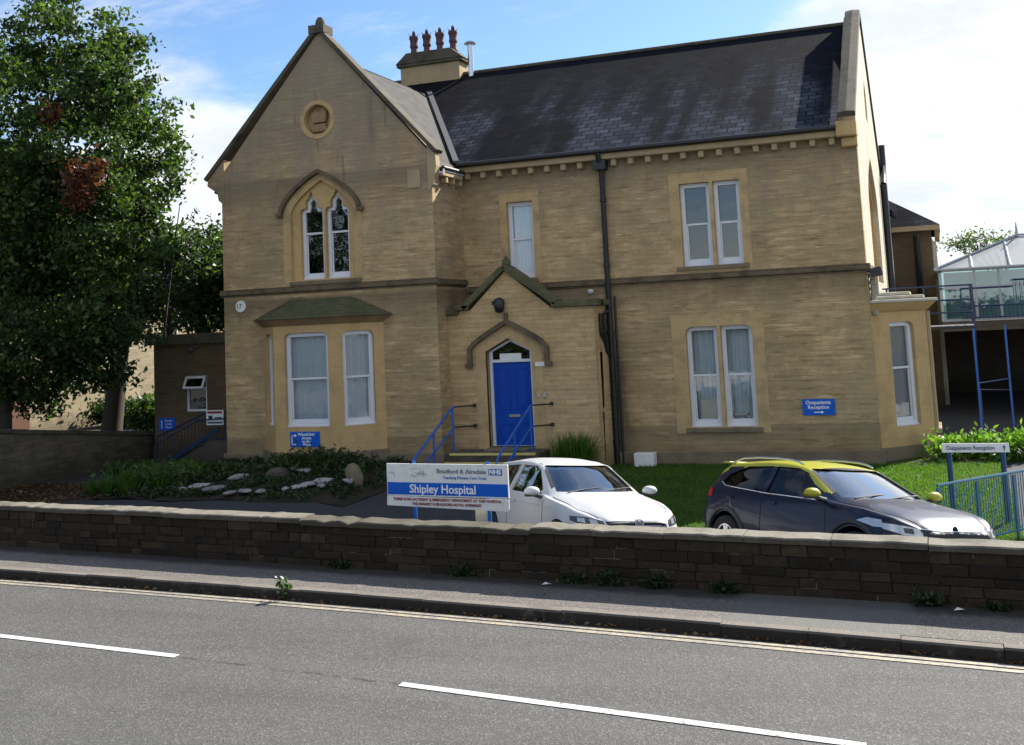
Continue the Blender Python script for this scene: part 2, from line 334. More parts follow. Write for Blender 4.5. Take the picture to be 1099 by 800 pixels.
class MB:
    def __init__(s): s.v=[]; s.f=[]; s.mi=[]
    def add(s,vs,fs,mi=0):
        b=len(s.v); s.v+=[tuple(v) for v in vs]; s.f+=[tuple(i+b for i in f) for f in fs]; s.mi+=[mi]*len(fs); return s
    def box(s,x0,x1,y0,y1,z0,z1,mi=0):
        vs=[(x,y,z) for z in (z0,z1) for y in (y0,y1) for x in (x0,x1)]
        return s.add(vs,[(0,2,3,1),(4,5,7,6),(0,1,5,4),(2,6,7,3),(0,4,6,2),(1,3,7,5)],mi)
    def obox(s,c,ax,ay,az,mi=0):
        c=V(c);ax=V(ax);ay=V(ay);az=V(az)
        vs=[c+ax*i+ay*j+az*k for k in (-.5,.5) for j in (-.5,.5) for i in (-.5,.5)]
        return s.add(vs,[(0,2,3,1),(4,5,7,6),(0,1,5,4),(2,6,7,3),(0,4,6,2),(1,3,7,5)],mi)
    def tube(s,pts,r,n=8,mi=0,cap=True):
        pts=[V(p) for p in pts]; rs=r if isinstance(r,(list,tuple)) else [r]*len(pts); rings=[]
        up=V((0,0,1)); t0=(pts[1]-pts[0]).normalized(); a=t0.cross(up)
        if a.length<.05: a=t0.cross(V((1,0,0)))
        a.normalize()
        for i,p in enumerate(pts):
            t=(pts[min(i+1,len(pts)-1)]-pts[max(i-1,0)]).normalized(); a=(a-t*a.dot(t)).normalized(); b=t.cross(a)
            rings.append([p+(a*math.cos(2*math.pi*k/n)+b*math.sin(2*math.pi*k/n))*rs[i] for k in range(n)])
        vs=[v for r_ in rings for v in r_]; fs=[]
        for i in range(len(pts)-1):
            for k in range(n): fs.append((i*n+k,i*n+(k+1)%n,(i+1)*n+(k+1)%n,(i+1)*n+k))
        if cap: fs+= [tuple(range(n))[::-1],tuple((len(pts)-1)*n+k for k in range(n))]
        return s.add(vs,fs,mi)
    def lathe(s,c,prof,n=16,mi=0):
        c=V(c); vs=[];fs=[]
        for r,z in prof: vs+=[c+V((r*math.cos(2*math.pi*k/n),r*math.sin(2*math.pi*k/n),z)) for k in range(n)]
        for i in range(len(prof)-1):
            for k in range(n): fs.append((i*n+k,i*n+(k+1)%n,(i+1)*n+(k+1)%n,(i+1)*n+k))
        fs+=[tuple(range(n))[::-1],tuple((len(prof)-1)*n+k for k in range(n))]
        return s.add(vs,fs,mi)
    def slab(s,F,outer,holes=(),d=.1,front=0.,mi=0,back=True):
        """F=(origin,u,n): polygon (a,b) in the u / up plane, with holes, from +front to front-d along n"""
        o,u,n=V(F[0]),V(F[1]),V(F[2]); up=V((0,0,1)) if len(F)<4 else V(F[3])
        loops=[list(outer)]+[list(h) for h in holes]; flat=[p for l in loops for p in l]
        tris=tessellate_polygon([[V((p[0],p[1],0)) for p in l] for l in loops])
        N=len(flat); P=[o+u*a+up*b+n*front for a,b in flat]; Q=[p-n*d for p in P]; fs=[]
        for t in tris:
            a,b,c=[P[i] for i in t]
            if (b-a).cross(c-a).dot(n)<0: t=(t[0],t[2],t[1])
            fs.append(tuple(t))
            if back: fs.append(tuple(N+i for i in reversed(t)))
        k=0
        for li,l in enumerate(loops):
            m=len(l)
            ar=sum(l[i][0]*l[(i+1)%m][1]-l[(i+1)%m][0]*l[i][1] for i in range(m))
            flip=(ar<0)^(li>0)^(u.cross(up).dot(n)<0)
            for i in range(m):
                a,b=k+i,k+(i+1)%m; q=(a,N+a,N+b,b); fs.append(q[::-1] if flip else q)
            k+=m
        return s.add(P+Q,fs,mi)
    def build(s,name,mat,parent=None,smooth=None,bevel=0):
        me=bpy.data.meshes.new(name); me.from_pydata(s.v,[],s.f); 
        if len(set(s.mi))>1: me.polygons.foreach_set('material_index',s.mi)
        me.update(); return link(name,me,mat,parent,smooth,bevel)
def rect(a0,a1,b0,b1): return [(a0,b0),(a1,b0),(a1,b1),(a0,b1)]
def inset(poly,t):
    n=len(poly); ar=sum(poly[i][0]*poly[(i+1)%n][1]-poly[(i+1)%n][0]*poly[i][1] for i in range(n)); sg=1 if ar>0 else -1; out=[]
    for i in range(n):
        p0,p1,p2=poly[i-1],poly[i],poly[(i+1)%n]
        d1=V((p1[0]-p0[0],p1[1]-p0[1])).normalized(); d2=V((p2[0]-p1[0],p2[1]-p1[1])).normalized()
        n1=V((-d1.y,d1.x))*sg; n2=V((-d2.y,d2.x))*sg; b=(n1+n2); b=b/max(.35,b.length_squared/2)
        out.append((p1[0]+b.x*t,p1[1]+b.y*t))
    return out
def rtop(a0,a1,b0,b1,r,left=True,right=True,n=5):
    p=[(a0,b0),(a1,b0)]
    if right: p+=[(a1-r+r*math.cos(k*math.pi/2/n),b1-r+r*math.sin(k*math.pi/2/n)) for k in range(n+1)]
    else: p.append((a1,b1))
    if left: p+=[(a0+r-r*math.sin(k*math.pi/2/n),b1-r+r*math.cos(k*math.pi/2/n)) for k in range(n+1)]
    else: p.append((a0,b1))
    return p
def arch(a0,a1,b0,bs,ba,n=8,pw=1.6):
    c=(a0+a1)/2; w=(a1-a0)/2; p=[(a0,b0),(a1,b0)]
    R=[(c+w*(1-(k/n)**pw),bs+(ba-bs)*(k/n)) for k in range(n+1)]
    return p+R+[(2*c-x,y) for x,y in R[::-1][1:]]
def text(body,F,a,b,size,mat,parent,name='lettering',align='CENTER',bold=0.,off=.006,sx=1.,th=.002):
    cu=bpy.data.curves.new('t','FONT'); cu.body=body; cu.size=size; cu.align_x=align; cu.align_y='CENTER'; cu.offset=bold; cu.extrude=th; cu.resolution_u=3
    o=bpy.data.objects.new('t',cu); COL.objects.link(o)
    dg=bpy.context.evaluated_depsgraph_get(); dg.update(); me=bpy.data.meshes.new_from_object(o.evaluated_get(dg)); bpy.data.objects.remove(o)
    O,u,n=V(F[0]),V(F[1]),V(F[2]); w=V((0,0,1)) if len(F)<4 else V(F[3])
    c=O+u*a+w*b+n*off
    R=Matrix(((u.x*sx,w.x,n.x,c.x),(u.y*sx,w.y,n.y,c.y),(u.z*sx,w.z,n.z,c.z),(0,0,0,1)))
    me.transform(R); me.name=name; return link(name,me,mat,parent)
def up_front(y,x0=0,z=0): return ((x0,y,z),(1,0,0),(0,-1,0))
# ------------------------------------------------------------ ground
def kerbY(x):
    def q(x): return 11.948-.141*x-.0024*x*x
    if x<-18: return q(-18)+(x+18)*(-.141+.0048*18)
    if x>8: return q(8)+(x-8)*(-.141-.0048*8)
    return q(x)
def wallY(x): return 13.4-.105*x
def yardZ(x,y):
    t1=max(0,min(1,(y-14)/5.5)); a=.03-.5*t1
    t2=max(0,min(1,(y-19.5)/6)); t2=t2*t2*(3-2*t2); z=a+.3*t2
    if x<-9: 
        k=min(1,(-9-x)/3); z=z*(1-k)+k*(.02-.05*t1)
    return z
def grid(x0,x1,nx,yf0,yf1,ny,zf,name,mat,kind='structure'):
    vs=[];fs=[]
    for i in range(nx+1):
        x=x0+(x1-x0)*i/nx; a=yf0(x) if callable(yf0) else yf0; b=yf1(x) if callable(yf1) else yf1
        for j in range(ny+1):
            y=a+(b-a)*j/ny; vs.append((x,y,zf(x,y) if callable(zf) else zf))
    for i in range(nx):
        for j in range(ny): k=i*(ny+1)+j; fs.append((k,k+ny+1,k+ny+2,k+1))
    o=MB().add(vs,fs).build(name,mat,smooth=180); tag(o,kind=kind); return o
g=MB(); g.add([(-900,-500,-.6),(900,-500,-.6),(900,1200,-.6),(-900,1200,-.6)],[(0,1,2,3)]); tag(g.build('ground','land'),kind='structure')
grid(-120,90,150,2.6,lambda x:kerbY(x),8,0,'road','road')
grid(-120,90,60,-8,2.6,2,.1,'near_pavement','pavement')
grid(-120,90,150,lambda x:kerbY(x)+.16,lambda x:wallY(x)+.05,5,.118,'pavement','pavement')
# kerb stones
kb=MB(); x=-60.
while x<50:
    L=.915*random.uniform(.98,1.02); x2=x+L-.008; dz=random.uniform(-.006,.006); dy=random.uniform(-.006,.006)
    if -1.5<x<-.4: dz-=.012
    a,b=kerbY(x)+dy,kerbY(x2)+dy; h=.122+dz
    kb.add([(x,a,-.05),(x2,b,-.05),(x2,b+.165,-.05),(x,a+.165,-.05),(x,a,h-.02),(x2,b,h-.02),(x2,b+.165,h),(x,a+.165,h),(x,a+.02,h),(x2,b+.02,h)],
        [(0,1,5,4),(4,5,9,8),(8,9,6,7),(2,3,7,6),(0,4,8,7,3),(1,2,6,9,5)]); x+=L
tag(kb.build('kerb','kerb'),kind='structure')
grid(-120,90,150,lambda x:kerbY(x)-.07,lambda x:kerbY(x),1,.004,'gutter','soil')
for o1 in (.12,.25):
    grid(-60,50,110,lambda x:kerbY(x)-o1-.085,lambda x:kerbY(x)-o1,1,.006,'yellow_line_marking','yellow_line')
dashes=[((-13.3,11.02),(-7.94,10.45)),((-5.1,10.09),(-.79,9.47)),((2.0,9.03),(6.4,8.3)),((-21,11.9),(-16.5,11.4))]
for (xa,ya),(xb,yb) in dashes:
    grid(xa,xb,6,lambda x:ya+(yb-ya)*(x-xa)/(xb-xa)-.055,lambda x:ya+(yb-ya)*(x-xa)/(xb-xa)+.055,1,.007,'centre_line_marking','white_line')
grid(-120,60,120,lambda x:wallY(x)+.3,48,48,yardZ,'yard','yard')
grid(-8.6,1.0,40,19.4,lambda x:26.7 if x<-1.4 else 27.6,24,lambda x,y:yardZ(x,y)+.02+.05*min(1,max(0,(y-19.4)/.6))+.02*noise.noise(V((x,y,0))),'lawn','lawn')
def pathZ(x,y): return yardZ(x,y)+.03
grid(-.1,14,14,lambda x:15.2,lambda x:18.5+1.24*(x+.22),10,pathZ,'path','path')
def bedZ(x,y): return yardZ(x,y)+.02+.22*min(1,max(0,(y-20.4)/1.8))*min(1,max(0,(-11.4-x)/.9))*min(1,(x+18.4)/.9)+.05*noise.noise(V((x*2,y*2,3)))
grid(-18.4,-11.4,50,lambda x:20.35+.25*noise.noise(V((x*.8,0,0))),26.2,30,bedZ,'flower_bed','soil')
grid(-21.2,-18.2,20,lambda x:19.6+.5*noise.noise(V((x,0,3))),lambda x:22.6+.4*noise.noise(V((x,4,3))),12,lambda x,y:yardZ(x,y)+.012+.02*noise.noise(V((x,y,3))),'leaf_litter_ground','leaflitter')
# ------------------------------------------------------------ boundary wall along the road
bw=thing('boundary_wall','long low soot-darkened stone wall with pale coping between pavement and yard','wall',(-5,wallY(-5),.1))
TOP=.70
wb=MB(); rows=[.10,.215,.33,.43,.56,TOP]
cb=MB(); cx=-26.
D=V((1,-.105,0)).normalized(); NR=V((-.105,-1,0)).normalized()
def wp(x,back=0.,z=0.): return V((x,wallY(x)+back,z))
for r in range(5):
    x=-26+random.uniform(0,.3); z0,z1=rows[r],rows[r+1]
    while x<14:
        L=random.choice((.22,.3,.36,.45,.55))*random.uniform(.9,1.1); x2=x+L-random.uniform(.004,.012); pr=random.uniform(-.012,.012); zz=z1-random.uniform(.003,.009)
        a,b=wp(x+.003,-pr),wp(x2,-pr+random.uniform(-.004,.004)); a2,b2=wp(x+.003,.2),wp(x2,.2)
        j=[random.uniform(-.006,.006) for _ in range(4)]; e=.008
        q=[V((a.x,a.y+e,z0)),V((b.x,b.y+e,z0)),V((b.x,b.y+e,zz)),V((a.x,a.y+e,zz)),
           V((a.x+e,a.y+j[0],z0+e)),V((b.x-e,b.y+j[1],z0+e)),V((b.x-e,b.y+j[2],zz-e)),V((a.x+e,a.y+j[3],zz-e)),
           V((a2.x,a2.y,z0)),V((b2.x,b2.y,z0)),V((b2.x,b2.y,zz)),V((a2.x,a2.y,zz))]
        wb.add(q,[(4,5,6,7),(0,1,5,4),(1,2,6,5),(2,3,7,6),(3,0,4,7),(0,8,9,1),(3,2,10,11),(1,9,10,2),(0,3,11,8)]); x+=L
wb.build('stonework','wall_blocks',bw)
c=MB(); a,b=wp(-26),wp(14)
c.add([a+V((0,.018,0)),b+V((0,.018,0)),b+V((0,.018,TOP)),a+V((0,.018,TOP)),a+V((0,.36,-.1)),b+V((0,.36,-.1)),b+V((0,.36,TOP)),a+V((0,.36,TOP))],[(0,1,2,3),(5,4,7,6),(3,2,6,7)])
c.build('mortar_core','mortar',bw)
x=-26.; cc={0:MB(),1:MB()}
while x<14:
    L=random.uniform(.7,1.15); x2=x+L-.012; k=1 if (-9.3<x<-5.3) else 0; w=.41+random.uniform(-.015,.015); dz=random.uniform(-.006,.008)-(0.025 if k else 0); h=.072
    n=6; vs=[];
    for i in range(n+1):
        xx=x+(x2-x)*i/n; j=.02 if k==0 else .035
        r1=noise.noise(V((xx*4,1,0)))*j; r2=noise.noise(V((xx*4,5,0)))*j; r3=noise.noise(V((xx*5,9,0)))*j*1.1
        ff=wp(xx,-.035+r1); bb=wp(xx,-.035+w+r2)
        vs+=[V((ff.x,ff.y,TOP+dz)),V((ff.x,ff.y,TOP+h+dz-.015+r3)),V((ff.x,ff.y+.02,TOP+h+dz+r3)),V((bb.x,bb.y-.02,TOP+h+dz+r3)),V((bb.x,bb.y,TOP+h+dz-.015)),V((bb.x,bb.y,TOP+dz))]
    fs=[]
    for i in range(n):
        for q in range(6): a=i*6+q; b=i*6+(q+1)%6; fs.append((a,a+6,b+6,b))
    fs+=[tuple(range(6)),tuple(n*6+q for q in range(6))[::-1]]
    cc[k].add(vs,fs); x+=L
cc[0].build('coping','cop_wall',bw); cc[1].build('coping','cop_moss',bw)
# ------------------------------------------------------------ main building
B=thing('hospital_building','large two-storey Victorian stone building with steep front gable and dark slate roof','building',(-9,26,0))
XW0,XW1,YG,YM,XR=-17.2,-11.2,24.8,26.6,-1.42
WT=.4
F0=up_front(YG); FM=up_front(YM)
FS=((XR,0,0),(0,1,0),(1,0,0)); FRt=((XW1,0,0),(0,1,0),(1,0,0))
def trefoil(c,w,b0,bs,ba):
    h=w/2; R=[(c+h,b0),(c+h,bs-.04),(c+h*.93,bs+.03),(c+h*.75,bs+.075),(c+h*.55,bs+.07),(c+h*.5,bs+.12),(c+h*.54,bs+.2),(c+h*.46,bs+.28),(c+h*.24,bs+.35),(c,ba)]
    return [(2*c-x,y) for x,y in R[:1]]+R+[(2*c-x,y) for x,y in R[::-1][1:-1]]
bigarch=arch(-15.18,-13.34,4.66,6.35,7.2,10,1.7)
cir=lambda cx,cz,r,n=28:[(cx+r*math.cos(2*math.pi*k/n),cz+r*math.sin(2*math.pi*k/n)) for k in range(n)]
w=MB(); w.slab(F0,[(XW0,-.4),(XW1,-.4),(XW1,7.55),(-14.2,10.98),(XW0,7.55)],[bigarch,cir(-14.3,8.72,.44)],WT); w.build('gable_wall','stone',B)
# roundel: ring, back plate and worn carved crest
r=MB(); r.slab(F0,cir(-14.3,8.72,.5),[cir(-14.3,8.72,.38)],.2,.02); r.slab(F0,cir(-14.3,8.72,.43),(),.05,-.2); ro=r.build('roundel','surround',B,bevel=.02)
r=MB(); sh=[(-14.5,8.92),(-14.38,8.98),(-14.3,8.93),(-14.2,9.0),(-14.08,8.95),(-14.1,8.75),(-14.12,8.66),(-14.5,8.66),(-14.53,8.8)]
r.slab(F0,sh,(),.12,-.06); r.slab(F0,[(-14.5,8.62),(-14.14,8.64),(-14.05,8.45),(-14.2,8.42),(-14.48,8.42),(-14.56,8.47)],(),.12,-.08); r.slab(F0,[(-14.45,8.4),(-14.18,8.38),(-14.25,8.33),(-14.4,8.33)],(),.1,-.07); r.build('carved_crest','cornice_brown',ro,bevel=.02)
# return, left and back walls, main front
w=MB(); w.slab(FRt,rect(YG+WT+.002,YM-.002,-.4,7.4),(),WT); w.build('return_wall','stone',B)
w=MB(); w.box(XW0,XW0+WT,YG+WT+.002,33,-.4,7.5); w.box(XW0,XR-WT-.01,38.4,38.8,-.4,7.5); w.box(XW0+.001,XW0+WT,33.01,38.39,-.4,7.5); w.build('rear_wall','stone',B)
WU=[rect(-5.6,-4.79,4.5,6.5),rect(-4.79+.0,-4.1,4.5,6.5)]
holesM=[rect(-10.02,-9.26,4.46,6.44),rect(-5.6,-4.1,4.5,6.52),rect(-5.68,-4.01,.72,3.12)]
w=MB(); w.slab(FM,[(XW1+.001,-.5),(XR,-.5),(XR,7.45),(XW1+.001,7.45)],holesM,WT); w.build('front_wall','stone',B)
# side gable wall with big arched recess and slit
sarch=arch(30.3,35.1,4.0,6.1,7.45,10,1.8); slit=arch(32.2,33.2,8.5,9.2,9.65,6,1.6)
w=MB(); w.slab(FS,[(YM+WT+.002,-.5),(38.8,-.5),(38.8,7.5),(32.7,11.5),(YM+WT+.002,7.76)],[sarch,slit],.4); w.build('side_gable_wall','stone_side',B)
w=MB(); w.slab(FS,inset(sarch,-.12),(),.05,-.402); w.slab(FS,inset(slit,-.1),(),.05,-.404); w.build('blank_panel','dressed',B)
w=MB(); w.slab(FS,inset(sarch,.0),[inset(sarch,.28)],.3,-.12); w.build('side_arch_surround','dressed',B)
# interior floors so that rooms stay dark
w=MB(); w.box(XW0+.5,XR-.8,YM+2.5,YM+2.6,-.3,7.4); w.box(XW0+.5,XW1-.5,YG+2.2,YG+2.3,-.3,7.4); w.box(XW0+.45,XR-.8,YM+.45,38,3.9,4.0); w.box(XW0+.45,XW1-.45,YG+.45,YM+.44,3.9,4.0); w.box(XW0+.45,XR-.8,YM+.45,38,7.3,7.4);w.box(XW0+.45,XW1-.45,YG+.45,38,7.41,7.5); w.build('inner_partition','room',B)
# plinths
w=MB(); w.box(XW0-.07,XW1+.07,YG-.08,YG-.003,-.4,.42); w.build('plinth','sill',B,bevel=.02); w=MB(); w.box(XW1+.003,XW1+.08,YG-.003,YM,-.4,.42); w.build('plinth','sill',B,bevel=.02); w=MB(); w.box(-7.4,XR+.08,YM-.08,YM-.003,-.5,.2); w.box(XR+.003,XR+.079,YM-.002,26.9,-.5,.199); w.build('plinth','sill',B,bevel=.02)
# string courses
def band(F,a0,a1,z,name='string_course',h=.14,p=.09,mat='band'):
    b=MB(); b.slab(F,rect(a0,a1,z-h,z-.04),(),p,p); b.slab(F,rect(a0,a1,z-.038,z),(),p*.75,p*.75); b.slab(F,rect(a0,a1,z-h-.045,z-h-.002),(),p*.45,p*.45); return b.build(name,mat,B,bevel=.01)
band(F0,XW0-.08,XW1+.09,4.55); band(FRt,YG,YM,4.52); band(FM,XW1+.1,-9.6,4.33); band(FM,-9.58,XR+.09,4.33); band(FS,YM,29.5,4.32)
b=MB(); b.slab(FM,rect(-7.3,XR,4.14,4.17),(),.03,.03); b.build('string_course','dressed_light',B); b=MB(); b.slab(F0,rect(XW0,XW1,4.36,4.4),(),.03,.03); b.build('string_course','dressed_light',B)
# eaves: cornice, gutter, corbels
c=MB(); c.box(XW1-.1,-1.84,YM-.27,YM-.003,7.22,7.38); c.box(XW1+.003,XW1+.19,YG+.25,YM-.28,7.02,7.15); c.build('eaves_cornice','dressed_light',B,bevel=.02)
c=MB(); c.tube([(XW1+.05,YM-.33,7.42),(-1.84,YM-.33,7.42)],.065,8); c.tube([(XW1+.2,YG+.25,7.22),(XW1+.2,YM-.3,7.22)],.055,8); c.build('gutter','iron',B,smooth=60)
c=MB(); c.box(XW1+.19,XW1+.215,YG+.2,YM-.3,7.14,7.17); c.box(XW1+.1,XW1+.24,YG+.2,YG+.24,7.08,7.18); c.build('eaves_fascia','white_paint',B)
nx=22
for i in range(nx):
    x=-10.95+i*(9.0/(nx-1))
    m=MB(); m.box(x-.065,x+.065,YM-.19,YM-.002,7.06,7.218); m.build('corbel','dressed_light',B,bevel=.015)
for i in range(3):
    y=YG+.55+i*.45; m=MB(); m.box(XW1+.002,XW1+.17,y-.06,y+.06,6.87,7.018); m.build('corbel','dressed_light',B,bevel=.015)
# roofs
EZ=7.46; RY=32.7; RZ=11.3
r=MB(); T=.07
def sheet(m,pts,t=T):
    n=(V(pts[1])-V(pts[0])).cross(V(pts[2])-V(pts[0])).normalized()
    if n.z<0: pts=pts[::-1]; n=-n
    k=len(pts); P=[V(p) for p in pts]; Q=[p-n*t for p in P]
    m.add(P+Q,[tuple(range(k)),tuple(range(2*k-1,k-1,-1))]+[(i,k+i,k+(i+1)%k,(i+1)%k) for i in range(k)])
sheet(r,[(-16.3,YM-.33,EZ),(XR-.35,YM-.33,EZ),(XR-.35,RY,RZ),(-16.3,RY,RZ)]); sheet(r,[(-16.3,39.1,EZ),(XR-.35,39.1,EZ),(XR-.35,RY,RZ),(-16.3,RY,RZ)])
rf=r.build('slate_roof','slate',B)
r=MB(); r.tube([(-16.3,RY,RZ+.01),(XR-.35,RY,RZ+.01)],.07,8); r.build('ridge_tiles','coping_dark',rf,smooth=60)
WR=10.5; wy=YM-.33+(WR-EZ)/(RZ-EZ)*(RY-YM+.33); ez2=7.16; vy=YM-.33
r=MB(); sheet(r,[(XW1+.22,YG+.2,ez2),(XW1+.22,vy,ez2),(-14.2,wy,WR),(-14.2,YG+.2,WR)]); r.build('wing_roof','slate_side',B)
r=MB(); sheet(r,[(XW0-.38,YG+.2,ez2),(XW0-.38,33,ez2),(-14.2,33,WR),(-14.2,YG+.2,WR)]); r.build('wing_roof','slate',B)
v0=V((XW1-.04,vy,7.5)); v1=V((-14.2,wy,WR+.05)); r=MB(); r.obox((v0+v1)/2+V((.08,-.02,.02)),(v1-v0),V((.13,.08,0)),V((0,0,.05))); r.build('valley_flashing','lead',B)
# gable copings (front)
def coping_run(m,p0,p1,w0,w1,h,ydir):
    """prism from p0 to p1; cross-section spans ydir*w0..w1 and height h above the line"""
    p0,p1,yd=V(p0),V(p1),V(ydir); t=(p1-p0).normalized(); n=yd.cross(t).normalized()
    if n.z<0: n=-n
    vs=[p+yd*a+n*b for p in (p0,p1) for a,b in ((w0,0),(w1,0),(w1,h*.8),((w0+w1)/2,h),(w0,h*.8))]
    m.add(vs,[(0,1,6,5),(1,2,7,6),(2,3,8,7),(3,4,9,8),(4,0,5,9),(4,3,2,1,0),(5,6,7,8,9)])
c=MB(); ap=(-14.2,YG,11.0); coping_run(c,(XW0-.42,YG,7.42),ap,-.1,.34,.13,(0,1,0)); coping_run(c,(XW1+.12,YG,7.56),ap,-.1,.34,.12,(0,1,0)); cp=c.build('gable_coping','coping_dark',B,bevel=.01)
c=MB(); c.box(-14.42,-13.98,YG-.12,YG+.36,10.93,11.14); c.lathe((-14.2,YG+.12,11.14),[(.1,0),(.13,.06),(.11,.16),(.06,.24)],10); c.build('finial','coping_dark',cp,smooth=50)
c=MB(); c.slab(F0,[(XW0-.42,7.3),(XW0-.4,7.46),(XW0+.1,7.95),(XW0+.1,6.75),(XW0-.08,6.9),(XW0-.12,7.1),(XW0-.3,7.22)],(),.42,.03); c.build('kneeler','stone',B,bevel=.01)
c=MB(); c.slab(F0,[(XW1+.14,7.25),(XW1+.12,7.55),(XW1-.1,7.8),(XW1-.1,6.6),(XW1+.05,6.8),(XW1+.1,7.05)],(),.25,.03); c.slab(F0,rect(-11.85,-11.5,6.75,7.2),(),.03,.03); c.build('kneeler','dressed_light',B,bevel=.01)
# right gable coping
c=MB(); apx=(0,RY,11.52)
for ya,za in ((YM-.42,7.62),(39.2,7.6)):
    coping_run(c,(XR-.15,ya,za),(XR-.15,RY,11.55),-.2,.2,.15,(1,0,0))
c.build('side_gable_coping','coping_dark',B,bevel=.012)
c=MB(); c.box(XR-.42,XR+.04,YM-.36,YM+.1,7.2,7.56); c.box(XR-.32,XR+.03,YM-.2,YM+.1,6.98,7.2); c.build('kneeler','dressed',B,bevel=.03)
# chimney
ch=MB(); ch.box(-15.55,-13.5,32.35,33.05,10.6,11.8); cho=ch.build('chimney','dressed_light',B)
c=MB(); c.slab(((0,32.7,0),(1,0,0),(0,-1,0)),[(-15.7,11.78),(-13.35,11.78),(-13.75,12.12),(-15.3,12.12)],(),.9,.45); c.box(-15.66,-13.39,32.27,33.13,11.68,11.79); c.build('chimney_cap','coping_dark',cho,bevel=.02)
for i in range(4):
    x=-15.2+i*.46; p=MB(); z=12.1
    p.lathe((x,32.7,z),[(.15,0),(.14,.05),(.115,.09),(.11,.25),(.135,.28),(.14,.34),(.125,.38),(.13,.52),(.155,.56),(.15,.64),(.12,.66),(.11,.66)],12)
    for k in range(4):
        a=math.pi/2*k+.6; p.add([(x+.11*math.cos(a+.5),32.7+.11*math.sin(a+.5),z+.64),(x+.11*math.cos(a-.5),32.7+.11*math.sin(a-.5),z+.64),(x+.2*math.cos(a),32.7+.2*math.sin(a),z+.78),(x+.07*math.cos(a),32.7+.07*math.sin(a),z+.66)],[(0,1,2),(1,3,2),(3,0,2),(0,3,1)])
    p.lathe((x,32.7,z+.62),[(.07,0),(.05,.16),(.02,.22)],8)
    p.build('chimney_pot','pot_clay',cho,smooth=40)
c=MB(); c.tube([(-13.18,32.55,11.0),(-13.18,32.55,12.2)],.09,12); c.lathe((-13.18,32.55,12.2),[(.19,0),(.2,.03),(.12,.09),(.02,.12)],14); c.build('flue','steel',B,smooth=50)
# ---- windows
def window(parent,F,poly,rec=.14,fw=.1,rail=None,sash2=.05,pane='pane',back='curtain',backd=.16,bottom=.07,extra=None):
    xs=[p[0] for p in poly]; zs=[p[1] for p in poly]; a0,a1,b0,b1=min(xs),max(xs),min(zs),max(zs)
    inn=inset(poly,fw); m=MB(); m.slab(F,poly,[inn],.1,-rec)
    ia0,ia1,ib0=a0+fw,a1-fw,b0+fw
    if rail is not None:
        m.slab(F,rect(ia0,ia1,rail-.025,rail+.025),(),.05,-rec-.02)
        m.slab(F,rect(ia0,ia0+sash2*.6,ib0+bottom,rail-.025),(),.04,-rec-.045); m.slab(F,rect(ia1-sash2*.6,ia1,ib0+bottom,rail-.025),(),.04,-rec-.045)
    m.slab(F,rect(ia0,ia1,ib0,ib0+bottom),(),.05,-rec-.03)
    m.slab(F,rect(a0-.02,a1+.02,b0-.02,b0+.04),(),.08,-rec+.03)
    wo=m.build('window','white_paint',parent,bevel=.006)
    g=MB(); g.slab(F,inset(poly,fw*.7),(),.006,-rec-.07); g.build('pane',pane,wo)
    if back:
        k=MB(); n=40; u=V(F[1]); nn=V(F[2]); O=V(F[0]); vs=[];fs=[]
        for i in range(n+1):
            a=a0+(a1-a0)*i/n; dd=-rec-backd-.02*math.sin(i*1.3+a*3)-(0 if back!='curtain' else .012*math.sin(i*2.9))
            vs+=[O+u*a+nn*dd+V((0,0,b0)),O+u*a+nn*dd+V((0,0,b1))]
        for i in range(n): fs.append((2*i,2*i+2,2*i+3,2*i+1))
        k.add(vs,fs); k.build('curtain' if back=='curtain' else 'blind',back,wo,smooth=180)
    if extra: extra(wo)
    return wo
# surround frames
s=MB(); s.slab(FM,rect(-10.17,-9.11,4.36,6.62),[rect(-9.99,-9.29,4.48,6.4)],.3,.012); s.build('window_surround','surround',B)
s=MB(); s.slab(FM,rect(-5.8,-3.93,4.36,6.72),[rect(-5.56,-4.84,4.5,6.48),rect(-4.76,-4.13,4.5,6.48)],.3,.012); s.build('window_surround','surround',B)
s=MB(); s.slab(FM,rect(-5.95,-3.78,.6,3.34),[rtop(-5.62,-4.88,.74,3.08,.17,True,False),rtop(-4.8,-4.06,.74,3.08,.17,False,True)],.3,.012); s.build('window_surround','surround',B)
for q in ((-5.72,-4.0,YM-.06,YM-.02,4.4,4.5),(-10.05,-9.2,YM-.06,YM-.02,4.36,4.46),(-5.74,-3.95,YM-.07,YM-.02,.62,.73)): s=MB(); s.box(*q); s.build('window_sill','sill',B,bevel=.01)
window(B,FM,rect(-9.99,-9.29,4.48,6.4),rail=5.46,back='blind',backd=.1)
window(B,FM,rect(-5.56,-4.84,4.5,6.48),rail=5.5,pane='pane_dark',back=None)
window(B,FM,rect(-4.76,-4.13,4.5,6.48),rail=5.5,pane='pane_dark',back=None)
def furn(x0,x1,kind):
    def f(wo):
        m=MB()
        if kind=='chest': m.box(x0,x1,YM+.27,YM+.33,.8,1.36); m.box(x1-.1,x1,YM+.25,YM+.268,1.1,1.42)
        else:
            m.box(x0,x0+.04,YM+.27,YM+.31,.7,1.4); m.box(x1-.04,x1,YM+.27,YM+.31,.7,1.4); m.box(x0,x1,YM+.27,YM+.33,.98,1.03)
        m.build('furniture_inside','furniture',wo)
    return f
window(B,FM,rtop(-5.62,-4.88,.74,3.08,.15,True,False),rail=1.93,back='curtain',backd=.3,extra=furn(-5.42,-4.98,'chest'))
window(B,FM,rtop(-4.8,-4.06,.74,3.08,.15,False,True),rail=1.93,back='curtain',backd=.3,extra=furn(-4.68,-4.3,'chair'))
